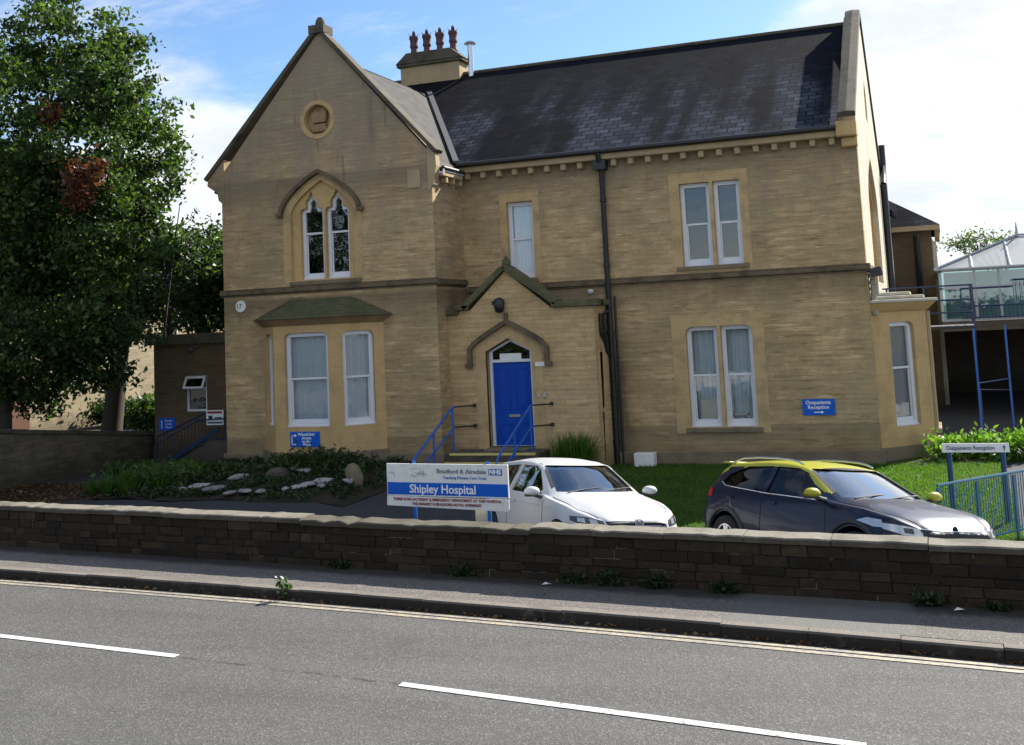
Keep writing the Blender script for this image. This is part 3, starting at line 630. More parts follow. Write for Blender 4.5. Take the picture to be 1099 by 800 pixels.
# gothic window on the gable
L1=trefoil(-14.6,.66,4.7,6.42,6.93); L2=trefoil(-13.88,.66,4.7,6.42,6.93)
s=MB(); s.slab(F0,inset(bigarch,.0),[L1,L2],.14,-.08); s.build('tracery','dressed',B,bevel=.012)
oa=arch(-15.38,-13.14,4.62,6.3,7.42,10,1.7); s=MB(); s.slab(F0,oa,[inset(bigarch,.02)],.12,.012); s.build('window_surround','surround',B)
def hood(F,a0,a1,bs,ba,t=.09,pr=.12,n=12,pw=1.7,drop=.0,mat='band',parent=None):
    c=(a0+a1)/2; w=(a1-a0)/2
    L=[(c+w*(1-(k/n)**pw),bs+(ba-bs)*(k/n)) for k in range(n+1)]; L=L+[(2*c-x,y) for x,y in L[::-1][1:]]
    if drop: L=[(a1,bs-drop)]+L+[(a0,bs-drop)]
    L=L[::-1]; out=[]
    for i,p in enumerate(L):
        q0,q1=L[max(0,i-1)],L[min(len(L)-1,i+1)]; d=V((q1[0]-q0[0],q1[1]-q0[1])).normalized(); out.append((p[0]-d.y*t,p[1]+d.x*t))
    m=MB()
    for i in range(len(L)-1): m.slab(F,[L[i],L[i+1],out[i+1],out[i]],(),pr,pr)
    for p in (L[0],L[-1]): 
        sg=-1 if p is L[0] else 1
        m.slab(F,rect(p[0]+(-.16 if sg<0 else .0),p[0]+(.0 if sg<0 else .16),p[1]-.1,p[1]),(),pr,pr)
    return m.build('hood_mould',mat,parent or B)
hood(F0,-15.36,-13.22,6.42,7.36,.09,.13)
window(B,F0,L1,rec=.2,fw=.085,rail=5.86,pane='pane_dark',back=None); window(B,F0,L2,rec=.2,fw=.085,rail=5.86,pane='pane_dark',back=None)
s=MB(); s.box(-15.2,-13.2,YG-.07,YG+.1,4.56,4.66); s.build('window_sill','sill',B,bevel=.01)
# ---- left bay
def P2(x,y): return V((x,y,0))
by=24.0; bp=[(-16.05,24.8),(-15.25,by),(-13.45,by),(-12.65,24.8)]
def bayface(p,q,poly_out,holes,name='bay_wall',mat='dressed',d=.25,front=0):
    u=(P2(*q)-P2(*p)).normalized(); n=V((u.y,-u.x,0)); F=(P2(*p),u,n); m=MB(); m.slab(F,poly_out,holes,d,front); return m.build(name,mat,B),F
def bay(bp,zt,z0,wins,mirror=False,wallmat='dressed'):
    Fs=[]
    for i in range(3):
        L=(P2(*bp[i+1])-P2(*bp[i])).length; hs=wins[i]
        o,F=bayface(bp[i],bp[i+1],rect(0,L,z0+.0,zt),hs,mat=wallmat); Fs.append((F,L))
        m=MB(); m.slab(F,rect(-.03,L+.03,-.5,.42+z0+.5),(),.1,.07); m.build('bay_plinth','sill',B,bevel=.01)
    return Fs
Lc=(P2(*bp[1])-P2(*bp[0])).length
wz=(1.13,3.38)
hL=[rtop(.22,.98,wz[0],wz[1],.15)]; hF=[rtop(.3,1.5,wz[0],wz[1],.15)]; hR=[rtop(.1,.88,wz[0],wz[1],.15)]
Fs=bay(bp,3.62,-.4,[hL,hF,hR])
window(B,Fs[0][0],hL[0],rec=.1,rail=2.27,back='curtain'); 
window(B,Fs[1][0],hF[0],rec=.1,rail=2.27,back='curtain'); window(B,Fs[2][0],hR[0],rec=.1,rail=2.27,back='curtain')
def poly_prism(m,pts0,z0,pts1,z1):
    n=len(pts0); vs=[V((x,y,z0)) for x,y in pts0]+[V((x,y,z1)) for x,y in pts1]
    m.add(vs,[tuple(range(n))[::-1],tuple(range(n,2*n))]+[(i,(i+1)%n,n+(i+1)%n,n+i) for i in range(n)])
def bayoff(bp,d,dirn):
    # grow the trapezium outward by d
    if dirn=='S': return [(bp[0][0]-d*1.2,bp[0][1]),(bp[1][0]-d*.45,bp[1][1]-d),(bp[2][0]+d*.45,bp[2][1]-d),(bp[3][0]+d*1.2,bp[3][1])]
    return [(bp[0][0],bp[0][1]-d*1.2),(bp[1][0]+d,bp[1][1]-d*.45),(bp[2][0]+d,bp[2][1]+d*.45),(bp[3][0],bp[3][1]+d*1.2)]
def bayroof(bp,dirn,z,steps,mats,names=('bay_cornice','bay_roof')):
    m=MB(); poly_prism(m,bayoff(bp,.03,dirn),z,bayoff(bp,.2,dirn),z+.16); m.build(names[0],mats[0],B,bevel=.01)
    m=MB(); zz=z+.16; d=.27
    for i in range(steps):
        poly_prism(m,bayoff(bp,d,dirn),zz+.002,bayoff(bp,d-.1,dirn),zz+.075); zz+=.07; d-=.135
    m.build(names[1],mats[1],B,bevel=.02)
bayroof(bp,'S',3.56,7,('cornice_brown','mossy_top'))
# ---- right bay on the side wall
rp=[(XR,26.98),(-.27,28.12),(-.27,29.6),(XR,30.7)]
Lr=(P2(*rp[1])-P2(*rp[0])).length
h1=[rtop(.5,1.22,.62,2.98,.16,False,True)]
h2=[rtop(.25,1.2,.62,2.98,.15)]
for i,(hs) in enumerate(([h1[0]],[h2[0]],[])):
    L=(P2(*rp[i+1])-P2(*rp[i])).length
    o,F=bayface(rp[i],rp[i+1],rect(0,L,-.5,3.3),hs,mat='dressed' if i==0 else 'dressed_light')
    m=MB(); m.slab(F,rect(-.12,L+.04,-.5,.18),(),.1,.07); m.build('bay_plinth','sill' if i==0 else 'dressed_light',B,bevel=.01)
    if i==0: window(B,F,hs[0],rec=.1,rail=1.93,back='curtain',bottom=.09)
    if i==1:
        window(B,F,hs[0],rec=.16,rail=1.93,back='curtain')
        m=MB(); m.slab(F,rect(.02,.16,.4,3.2),(),.08,.08); m.slab(F,rect(L-.16,L-.02,.4,3.2),(),.08,.08); m.slab(F,rect(-.03,L+.03,.38,.5),(),.16,.14); m.build('bay_pilaster','dressed_light',B,bevel=.015)
m=MB(); poly_prism(m,bayoff(rp,.04,'E'),3.22,bayoff(rp,.26,'E'),3.42); m.build('bay_cornice','dressed',B,bevel=.01)
m=MB(); zz=3.42; d=.3
for i in range(3): poly_prism(m,bayoff(rp,d,'E'),zz+.003,bayoff(rp,d-.02,'E'),zz+.075); zz+=.085; d-=.3
m.build('bay_roof','flag_pale',B,bevel=.012)
m=MB(); 
for i in range(3): m.obox((XR+.1,YM+.5+i*.1,4.05-.14*i),(.16,0,0),(0,.5,0),(0,0,.14))
m.obox((XR+.12,YM+.42,3.85),(.18,0,0),(0,.1,0),(0,0,.5)); m.obox((XR+.09,YM+.42,3.4),(.14,0,0),(0,.1,0),(0,0,.5)); m.build('weathered_buttress_stones','flag_pale',B,bevel=.03)
# ---- porch
YP=25.4; FP=up_front(YP); XP=-7.5
dz0=.46; door_hole=arch(-10.24,-9.08,dz0,2.72,3.02,3,1.0)
pts=[(XW1+.002,-.4),(XP,-.4),(XP,3.68),(-8.52,3.68),(-8.62,3.76),(-9.66,4.62),(-10.6,3.72),(-10.95,3.72),(-10.95,3.62),(XW1+.002,3.62)]
w=MB(); w.slab(FP,pts,[door_hole],.35); w.build('porch_wall','stone_porch',B)
FPs=((XP,0,0),(0,1,0),(1,0,0)); w=MB(); w.slab(FPs,rect(YP+.352,YM-.002,-.4,3.68),[rect(25.75,25.98,1.3,2.6)],.3); w.build('porch_side_wall','stone_porch',B)
w=MB(); w.box(XW1+.05,XP-.31,YP+.36,YM-.01,3.2,3.3); w.build('porch_roof','lead',B)
w=MB(); w.slab(FPs,rect(25.72,26.0,1.28,2.62),(),.03,-.2); w.build('slit_window','pane_dark',B)
w=MB(); w.box(XP-.25,XP+.02,25.7,26.03,1.2,1.3); w.slab(FPs,rect(25.62,25.74,1.3,2.66),(),.02,.012); w.slab(FPs,rect(25.99,26.1,1.3,2.66),(),.02,.012); w.build('slit_surround','dressed',B,bevel=.008)
c=MB()
def crun(a,b,t=.17):
    A=V((a[0],YP,a[1]));Bb=V((b[0],YP,b[1])); coping_run(c,A,Bb,-.12,.46,t,(0,1,0))
crun((XP+.12,3.69),(-8.5,3.69)); crun((-8.42,3.74),(-9.66,4.63)); crun((-10.72,3.72),(-9.66,4.63)); crun((-11.19,3.63),(-10.9,3.63)); crun((-11.0,3.73),(-10.62,3.73),.15)
c.lathe((-9.66,YP+.15,4.76),[(.12,0),(.11,.1),(.05,.2),(.02,.24)],8)
coping_run(c,(XP-.12,YP+.3,3.69),(XP-.12,YM-.05,3.69),-.2,.24,.16,(1,0,0))
c.build('porch_coping','mossy',B,bevel=.012)
s=MB(); s.slab(FP,arch(-10.52,-8.8,.05,2.85,3.3,4,1.0),[door_hole],.1,.012); s.build('door_surround','surround',B)
hood(FP,-10.58,-8.72,2.78,3.36,.1,.13,6,1.25,.34,'band')
s=MB(); s.slab(FP,rect(-9.7,-9.62,3.45,3.62),(),.12,.1); s.build('hood_stop','band',B)
# the door
fr=arch(-10.22,-9.1,dz0,2.7,3.0,3,1.0)
do=MB(); do.slab(FP,rect(-10.15,-9.17,dz0+.02,2.44),(),.05,-.22); 
for a0,a1,b0,b1 in ((-10.06,-9.72,1.32,2.3),(-9.6,-9.26,1.32,2.3),(-10.06,-9.72,.6,1.0),(-9.6,-9.26,.6,1.0)):
    do.slab(FP,rect(a0,a1,b0,b1),[rect(a0+.025,a1-.025,b0+.025,b1-.025)],.015,-.207); do.slab(FP,rect(a0+.06,a1-.06,b0+.06,b1-.06),(),.012,-.21)
door=do.build('door','door_blue',B,bevel=.004)
m=MB(); m.slab(FP,rect(-9.79,-9.5,1.14,1.2),(),.015,-.2); m.build('letter_plate','steel',door)
m=MB(); m.lathe((-9.25,YP+.19,1.28),[(.0,0),(.03,.01),(.03,.05),(0,.06)],8); m.build('door_knob','steel',door)
m=MB(); m.slab(FP,fr,[[(-10.15,dz0+.01),(-9.17,dz0+.01),(-9.17,2.44),(-10.15,2.44)],[(-10.14,2.51),(-9.18,2.51),(-9.18,2.7),(-9.66,2.93),(-10.14,2.7)]],.1,-.16); dfr=m.build('door_frame','white_paint',B,bevel=.005)
m=MB(); m.slab(FP,[(-10.16,2.49),(-9.16,2.49),(-9.16,2.71),(-9.66,2.95),(-10.16,2.71)],(),.006,-.2); m.build('fanlight_pane','pane_dark',dfr)
m=MB(); m.slab(FP,rect(-9.95,-9.4,2.5,2.65),(),.01,-.17); m.build('transom_notice','white_board',dfr)
# steps
for i in range(4):
    z1=.42-.17*i; y0=24.5-.32*i
    st=MB(); st.box(-10.98,-8.72,y0,YP-.015+(-.0 if i==0 else 0)-(0 if i==0 else (YP-(24.5-.32*(i-1)))-.001),-.4,z1); so=st.build('step','coping_dark',B,bevel=.01)
    m=MB(); m.box(-10.9,-8.78,y0-.008,y0+.05,z1-.045,z1+.006); m.build('step_nosing','yellow_nosing',so)
m=MB(); m.box(-10.2,-9.12,24.9,YP+.2,.42,.46); m.build('threshold','sill',B)
# drainpipes
d=MB(); X=-7.42
d.tube([(X+.0,26.25,7.38),(X,26.3,7.2),(X,26.47,7.02),(X,26.5,6.9),(X,26.5,-.15)],.065,10); d.box(X-.16,X+.16,26.28,26.56,6.98,7.2)
for z in (6.2,4.6,3.0,1.5,.4): d.lathe((X,26.5,z),[(.065,0),(.085,.01),(.085,.08),(.065,.09)],10)
d.tube([(X-.02,26.42,3.55),(X-.12,26.3,3.5),(XP+.06,26.1,3.45),(XP+.06,26.1,2.9),(X-.08,26.3,2.6),(X,26.45,2.5)],.045,8); d.tube([(XP+.05,25.8,3.5),(XP+.05,25.8,3.05),(X-.06,26.3,2.75)],.04,8)
d.tube([(X+.14,26.53,3.9),(X+.14,26.53,-.1)],.03,6)
d.build('drainpipe','iron',B,smooth=50)
d=MB(); d.tube([(XR+.12,37.9,7.2),(XR+.12,37.9,-.3)],.11,8); d.tube([(XR+.12,37.9,7.2),(XR+.12,38.9,7.9),(XR+.12,38.9,8.6)],.1,8); d.build('drainpipe','iron',B,smooth=50)
# ---- rear link and rear wing
RWb=thing('rear_wing','hip-roofed stone rear wing with black drainpipe beyond the side gable','building',(-1,42,0))
m=MB(); m.box(-7,XR+.02,38.82,42.0,-.4,6.5); m.build('link_wall','stone_side',RWb)
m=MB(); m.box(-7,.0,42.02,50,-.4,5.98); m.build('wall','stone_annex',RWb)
m=MB(); m.box(-.001,.03,42.1,50,-.4,5.6); m.box(.0,.14,42.3,42.9,-.3,5.5); m.box(.0,.14,44.3,44.9,-.3,5.5); m.build('side_wall_face','stone_side',RWb)
m=MB(); e=6.05; x0,x1,y0,y1=-7,.3,41.7,50; 
m.add([(x0,y0,e),(x1,y0,e),(x1,y1,e),(x0,y1,e),(-3.4,45.4,8.5),(-3.4,50,8.5)],[(0,1,4),(1,2,5,4),(0,4,5,3),(3,2,1,0)]); m.build('roof','slate',RWb)
m=MB(); m.box(-7,.3,41.66,41.9,5.87,6.04); m.box(.12,.3,41.9,50,5.85,6.04); m.build('eaves','dressed_light',RWb)
m=MB(); m.tube([(-.5,41.6,5.75),(-.5,41.85,5.4),(-.5,41.9,-.2)],.1,8); m.build('drainpipe','iron',RWb,smooth=50)
m=MB(); sheet(m,[(XR+.3,38.8,6.4),(XR+.3,42.1,6.4),(-4,42.1,8.6),(-4,38.8,8.6)]); m.build('link_roof','slate',RWb)
Fl=((XR+.02,0,0),(0,1,0),(1,0,0)); m=MB(); m.slab(Fl,arch(39.6,40.8,2.8,5.2,5.8,6,1.6),[arch(39.8,40.6,2.95,5.1,5.6,6,1.6)],.1,.06); m.build('window_surround','dressed_light',RWb)
m=MB(); m.slab(Fl,arch(39.8,40.6,2.95,5.1,5.6,6,1.6),(),.01,.02); m.build('window','pane_dark',RWb)
# ---- left annex
A=thing('flat_roofed_annex','small flat-roofed brown stone annex in the shade left of the gable','building',(-19,27,0))
YA=26.5; FA=up_front(YA); wh=rect(-19.68,-19.0,1.36,2.34)
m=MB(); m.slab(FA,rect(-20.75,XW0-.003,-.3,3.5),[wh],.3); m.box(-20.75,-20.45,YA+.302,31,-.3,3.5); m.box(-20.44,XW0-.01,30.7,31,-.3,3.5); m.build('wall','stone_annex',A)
m=MB(); m.box(-20.95,XW0-.004,YA-.15,31.1,3.22,3.46); m.build('roof','coping_dark',A)
m=MB(); m.box(-20.4,XW0-.1,YA+1.2,YA+1.3,-.3,3.2); m.build('inner_partition','room',A)
wo=MB(); wo.slab(FA,wh,[rect(-19.62,-19.06,1.42,1.96),rect(-19.62,-19.06,2.02,2.28)],.08,-.04); wo=wo.build('window','white_paint',A)
m=MB(); m.slab(FA,rect(-19.64,-19.04,1.4,1.98),(),.005,-.08); m.build('pane','pane_dark',wo)
m=MB(); u=V((1,0,0)); upv=V((0,-.42,.9)).normalized()
Fo=((0,YA-.02,2.3),(1,0,0),V((0,-.9,-.42)).normalized(),V((0,.42,-.9)).normalized()); Fo=((0,YA-.02,2.32),(1,0,0),(0,-.9,.44),(0,-.44,-.9))
m.slab(Fo,rect(-19.68,-19.02,0,.36),[rect(-19.62,-19.08,.06,.3)],.04,0); so=m.build('open_sash','white_paint',wo)
m=MB(); m.slab(Fo,rect(-19.63,-19.07,.05,.31),(),.005,-.02); m.build('sash_pane','pane_dark',wo)
m=MB(); m.slab(FA,rect(-19.64,-19.45,1.4,1.98),(),.01,-.16); m.build('curtain','teal_curtain',wo)
m=MB(); m.lathe((-19.45,YA-.06,3.0),[(.02,0),(.1,.02),(.12,.08),(.05,.14)],8); m.tube([(-19.45,YA-.06,3.08),(-19.2,YA-.02,3.1)],.03,6); m.build('wall_fitting','lead',A,smooth=50)
# stairs with railing in front of the annex
S=thing('entrance_steps','dark stone steps with blue-black railing climbing right beside the annex','steps',(-19,25.8,0))
m=MB()
for i in range(6): m.box(-20.0+i*.28,-20.0+(i+1)*.28-.001 if i<5 else -17.22,25.75,26.48,-.3,.1+.1*i)
m.box(-18.3,-17.22,25.45,25.748,-.3,.66); m.build('stair_flight','stone_dark',S)
def railing(parent,p0,p1,p2,h=1.,n=14,mat='rail_navy'):
    m=MB(); a,b,c=V(p0),V(p1),V(p2); H=V((0,0,h))
    m.tube([a+H,b+H,c+H],.025,6); m.tube([a+V((0,0,.1)),b+V((0,0,.1)),c+V((0,0,.1))],.018,6)
    m.build('handrail',mat,parent)
    m=MB(); L1=(b-a).length; L2=(c-b).length; N=n
    for i in range(N+1):
        s_=i/N*(L1+L2); p=a+(b-a)*(s_/L1) if s_<L1 else b+(c-b)*((s_-L1)/L2)
        m.tube([p+V((0,0,0 if i in (0,N) else .1)),p+H],.022 if i in (0,N) else .009,5)
    m.build('balusters',mat,parent)
railing(S,(-20.05,25.7,-.05),(-18.5,25.7,.55),(-17.3,25.7,.62),.82,24)
m=MB(); m.obox((-19.0,25.66,.45),(1.9,0,1.0),(0,.03,0),(0,0,.12)); m.tube([(-20.0,25.5,-.25),(-20.0,25.5,.55),(-18.6,25.5,1.2),(-17.4,25.5,1.25)],.02,6); m.build('side_rail','rail_navy',S)
# ------------------------------------------------------------ handrails at the front door
def hr(x,label,br=1):
    T=thing('handrail',label,'handrail',(x,24,0)); m=MB()
    m.tube([(x,22.55,.0),(x,22.55,.42),(x,22.7,.56),(x,24.75,1.42),(x,24.88,1.46),(x,24.95,1.46)],.026,8)
    m.tube([(x,22.62,.1),(x,23.0,.28),(x,24.8,.96),(x,24.95,.98)],.022,8)
    m.build('rail','rail_blue',T,smooth=50)
    for y,z0,z1 in ((24.82,.3,1.42),(23.7,-.1,.97)):
        m=MB(); m.tube([(x,y,z0-.1),(x,y,z1)],.024,8); m.build('post','rail_blue',T,smooth=50)
    for z in (1.46,.98):
        m=MB(); m.tube([(x,24.93,z),(x+.06,24.97,z),(x+.33,YP-.05,z-.01)],.02,6); m.lathe((x+.34,YP-.03,z-.05),[(.0,0),(.045,.01),(.045,.08),(0,.09)],8); m.build('wall_bracket','iron',T)
    return T
hr(-10.92,'bright blue tubular handrail on the left side of the front door steps'); hr(-8.97,'bright blue tubular handrail crossing in front of the blue door')
# wall-mounted small things
def lamp():
    T=thing('wall_lamp','black bulkhead lantern fixed above the blue front door','lamp',(-9.8,25.3,3.8))
    m=MB(); m.lathe((-9.78,25.25,3.62),[(.03,0),(.1,.04),(.13,.14),(.14,.26),(.1,.34),(.03,.37)],10); m.build('lamp_housing','lamp_black',T,smooth=50)
    m=MB(); m.tube([(-9.78,25.25,3.9),(-9.78,25.37,3.86)],.03,6); m.obox((-9.9,25.27,3.87),(.12,0,0),(0,.1,0),(0,0,.1)); m.build('bracket','iron',T)
lamp()
T=thing('floodlight','grey floodlight fixed to the corner below the string course','lamp',(-1.2,26.5,4.2))
m=MB(); m.obox((-1.22,26.55,4.12),(.26,0,.05),(0,.14,0),(-.04,0,.2)); m.build('lamp_body','plastic',T,bevel=.01); m=MB(); m.tube([(-1.4,26.5,4.15),(-1.2,26.5,4.12)],.025,6); m.build('bracket','iron',T)
T=thing('security_camera','small white dome camera above the porch coping','camera',(-7.8,26.45,4.0))
m=MB(); m.lathe((-7.85,26.45,3.98),[(.02,0),(.07,.03),(.08,.09),(.05,.11)],10); m.build('dome','white_paint',T,smooth=50); m=MB(); m.tube([(-7.45,26.52,4.4),(-7.46,26.52,3.95)],.015,5); m.tube([(-7.85,26.45,4.07),(-7.85,26.56,4.07)],.03,6); m.build('cable','iron',T)
T=thing('number_plate_sign','small white rectangular plate on the wall right of the door hood','sign',(-8.8,25.38,2.4))
m=MB(); m.slab(FP,rect(-8.99,-8.68,2.33,2.43),(),.02,.03); m.build('plate','white_board',T,bevel=.004)
T=thing('door_entry_panel','small steel bell push and entry panel beside the blue door','doorbell',(-8.85,25.38,1.65))
m=MB(); m.slab(FP,rect(-8.98,-8.9,1.6,1.7),(),.02,.03); m.slab(FP,rect(-8.83,-8.75,1.6,1.72),(),.03,.04); m.build('panel','steel',T,bevel=.004)
def sign(name,label,F,a0,a1,b0,b1,mat,lines,cat='sign',th=.02,front=.04):
    T=thing(name,label,cat,tuple(V(F[0])+V(F[1])*(a0+a1)/2+V((0,0,b0)))); m=MB(); m.slab(F,rect(a0,a1,b0,b1),(),th,front); m.build('panel',mat,T)
    F2=(V(F[0])+V(F[2])*front,F[1],F[2])
    for (tx,a,b,sz,mt,*kw) in lines: text(tx,F2,a,b,sz,mt,T,**(kw[0] if kw else {}))
    return T,F2
def arrow(T,F2,segs,head,mat='white_text',w=.022):
    m=MB()
    for a,b in segs:
        a,b=V(a),V(b); d=(b-a).normalized(); n=V((-d.y,d.x))*w/2; a=a-d*w/2; b=b+d*w/2
        m.slab(F2,[tuple(a+n),tuple(a-n),tuple(b-n),tuple(b+n)],(),.003,.005)
    p,d=V(head[0]),V(head[1]).normalized(); n=V((-d.y,d.x)); s_=head[2]
    m.slab(F2,[tuple(p+d*s_),tuple(p+n*s_*.8-d*s_*.3),tuple(p-n*s_*.8-d*s_*.3)],(),.003,.0065); m.build('arrow',mat,T)
Fb=Fs[1][0]; F_b=(V((0,by,0)),V((1,0,0)),V((0,-1,0)))
T,F2=sign('direction_sign','blue sign reading Wheelchair Access to the Ward below the left bay window',F_b,-14.83,-14.03,.66,1.02,'sign_blue',
  [('Wheelchair',-14.38,.955,.1,'white_text',dict(bold=.002)),('Access',-14.38,.87,.095,'white_text',dict(bold=.002)),('to the',-14.38,.79,.095,'white_text',dict(bold=.002)),('Ward',-14.38,.71,.095,'white_text',dict(bold=.002))],front=.03)
arrow(T,F2,[((-14.78,.72),(-14.68,.72)),((-14.78,.72),(-14.78,.93)),((-14.78,.93),(-14.68,.93))],((-14.69,.93),(1,0),.05))
T,F2=sign('direction_sign','blue sign reading Outpatients Reception with arrow on the right front wall',FM,-3.04,-2.33,.98,1.34,'sign_blue',
  [('Outpatients',-2.69,1.26,.115,'white_text',dict(bold=.002)),('Reception',-2.69,1.155,.115,'white_text',dict(bold=.002))])
arrow(T,F2,[((-2.78,1.045),(-2.62,1.045))],((-2.62,1.045),(1,0),.045))
T,F2=sign('direction_sign','small blue sign with upward arrow on the shaded annex wall',FA,-20.6,-20.05,.86,1.2,'sign_blue',
  [('Access',-20.27,1.12,.085,'white_text'),('to the',-20.27,1.03,.085,'white_text'),('Ward',-20.27,.94,.085,'white_text')],front=.02)
arrow(T,F2,[((-20.5,.92),(-20.5,1.1))],((-20.5,1.1),(0,1),.035))
FRl=up_front(25.64)
T,F2=sign('notice_sign','small white warning notice with red heading tied to the dark stair railing','' and 0 or FRl,-18.42,-17.88,1.06,1.45,'white_board',[],front=.0)
m=MB(); m.slab(F2,rect(-18.38,-17.92,1.36,1.42),(),.003,.005); m.build('red_heading','red_text',T)
m=MB(); m.slab(F2,rect(-18.35,-18.22,1.2,1.31),(),.003,.005); m.slab(F2,rect(-18.16,-17.95,1.235,1.265),(),.003,.005); m.slab(F2,rect(-18.38,-17.92,1.1,1.14),(),.003,.005); m.build('black_symbol_and_lines','navy_text',T)
T=thing('round_plaque','round white plaque on the gable wall under the string course','sign',(-16.68,24.78,4.1))
m=MB(); m.slab(F0,cir(-16.68,4.12,.15,20),(),.04,.05); m.build('disc','white_board',T,bevel=.01)
text('17',(V((0,YG-.05,0)),V((1,0,0)),V((0,-1,0))),-16.72,4.12,.17,'black_text',T,name='numerals')
# white cabinet on the lawn
T=thing('utility_cabinet','small white meter cabinet standing on the lawn against the front wall','cabinet',(-6.6,26.3,-.2))
m=MB(); m.box(-6.93,-6.45,26.15,26.45,-.28,.2); m.build('cabinet_body','white_board',T,bevel=.01); m=MB(); m.box(-6.91,-6.47,26.14,26.148,-.22,.18); m.box(-6.52,-6.5,26.125,26.139,-.05,.0); m.build('cabinet_door','white_board',T)
# ------------------------------------------------------------ hospital sign by the wall
T=thing('hospital_sign','large white and blue sign reading Shipley Hospital on two blue posts behind the wall','sign',(-7,15.5,0))
p0=V((-8.0,15.62,0)); p1=V((-5.96,15.42,0)); u=(p1-p0).normalized(); n=V((u.y,-u.x,0)); FH=(p0,u,n); Wd=(p1-p0).length
m=MB(); m.slab(FH,rect(0,Wd,.885,1.36),(),.03,0); m.build('panel','white_board',T,bevel=.003)
m=MB(); m.slab(FH,rect(.015,Wd-.012,.905,1.085),(),.004,.0045); m.build('blue_band','sign_blue',T)
sl=((p0+V((0,0,.0))),u,n); m=MB(); m.slab(FH,[(-.01,.74),(Wd-.02,.70),(Wd+.0,.73),(Wd-.0,.865),(-.0,.882)],(),.02,.006); m.build('lower_strip','white_board',T,bevel=.003)
FHf=(p0+n*.002,u,n); text('Shipley Hospital',FHf,Wd*.47,.99,.175,'white_text',T,bold=.003)
text('Bradford & Airedale',FHf,Wd*.83,1.255,.088,'grey_text',T,align='RIGHT',bold=.0015,sx=1.15); text('Teaching Primary Care Trust',FHf,Wd*.83,1.165,.058,'sign_blue',T,align='RIGHT',sx=1.05)
m=MB(); m.slab(FH,rect(Wd*.848,Wd*.955,1.21,1.3),(),.004,.005); m.build('emblem_box','sign_blue',T); text('NHS',(p0+n*.004,u,n),Wd*.9015,1.254,.088,'white_text',T,bold=.004,sx=1.1)
FHg=(p0+n*.007,u,n); text('THERE IS NO ACCIDENT & EMERGENCY DEPARTMENT AT THIS HOSPITAL',FHg,Wd*.5,.84,.056,'red_text',T,bold=.001,sx=.98); text('THE NEAREST IS BRADFORD ROYAL INFIRMARY',FHg,Wd*.5,.775,.056,'red_text',T,bold=.001,sx=.98)
m=MB(); random.seed(3)
for k in range(9):
    a=.42+k*.03; m.tube([p0+u*a+n*.006+V((0,0,1.2+random.uniform(-.03,.05))),p0+u*(a+random.uniform(-.02,.05))+n*.006+V((0,0,1.2+random.uniform(-.06,.09)))],.003,4)
m.tube([p0+u*.4+n*.006+V((0,0,1.29)),p0+u*.62+n*.006+V((0,0,1.3))],.002,4); m.tube([p0+u*.5+n*.006+V((0,0,1.23)),p0+u*.72+n*.006+V((0,0,1.2))],.0025,4)
m.tube([p0+u*.04+n*.006+V((0,0,1.21)),p0+u*.07+n*.006+V((0,0,1.235)),p0+u*.13+n*.006+V((0,0,1.23)),p0+u*.14+n*.006+V((0,0,1.17))],.0035,4); m.build('graffiti_scrawl','grey_text',T)
for a in (.44,Wd-.36):
    q=p0+u*a-n*.07; m=MB(); m.tube([q+V((0,0,-.1)),q+V((0,0,1.39))],.03,10); m.build('post','rail_blue',T,smooth=50)
T=thing('small_panel','plain cream panel standing low behind the right post of the hospital sign','board',(-6.4,15.7,0))
q0=p0+u*(Wd-.62)-n*.12; FQ=(q0,u,n); m=MB(); m.slab(FQ,rect(0,.24,-.05,.72),(),.03,0); m.build('panel','cream_board',T)
# right-hand low sign
T=thing('finger_sign','long narrow white Outpatients Reception sign on two dark blue posts on the lawn','sign',(.4,21,-.3)); Fr=up_front(21)
m=MB(); m.slab(Fr,rect(-.13,.94,.82,.97),(),.03,0); m.build('panel','white_board',T,bevel=.004); text('Outpatients Reception',up_front(20.997),.33,.895,.098,'navy_text',T,sx=.86); F2=up_front(20.995)
arrow(T,F2,[((.86,.855),(.86,.9))],((.86,.91),(0,1),.03),'navy_text',.015)
for x in (-.02,.83): m=MB(); m.tube([(x,21.06,-.5),(x,21.06,.93)],.045,8); m.build('post','post_blue',T,smooth=50)
# green-blue railing
T=thing('lawn_railing','teal metal railing with vertical bars between the sunny lawn and the path','railing',(.6,20.5,-.3))
ra,rb=V((-.22,18.5,0)),V((2.6,22.0,0)); 
def rz(p): return -.36
m=MB(); N=75
pts=[ra+(rb-ra)*(i/N) for i in range(N+1)]
m.tube([p+V((0,0,rz(p)+1.0)) for p in pts[::5]],.022,6); m.tube([p+V((0,0,rz(p)+.1)) for p in pts[::5]],.016,6); m.build('rails','rail_teal',T)
m=MB()
for p in pts: m.tube([p+V((0,0,rz(p)+.1)),p+V((0,0,rz(p)+1.0))],.008,5)
m.build('bars','rail_teal',T)
for p in pts[::15]: m=MB(); m.tube([p+V((0,0,rz(p)-.1)),p+V((0,0,rz(p)+.96))],.028,6); m.build('post','rail_teal',T)
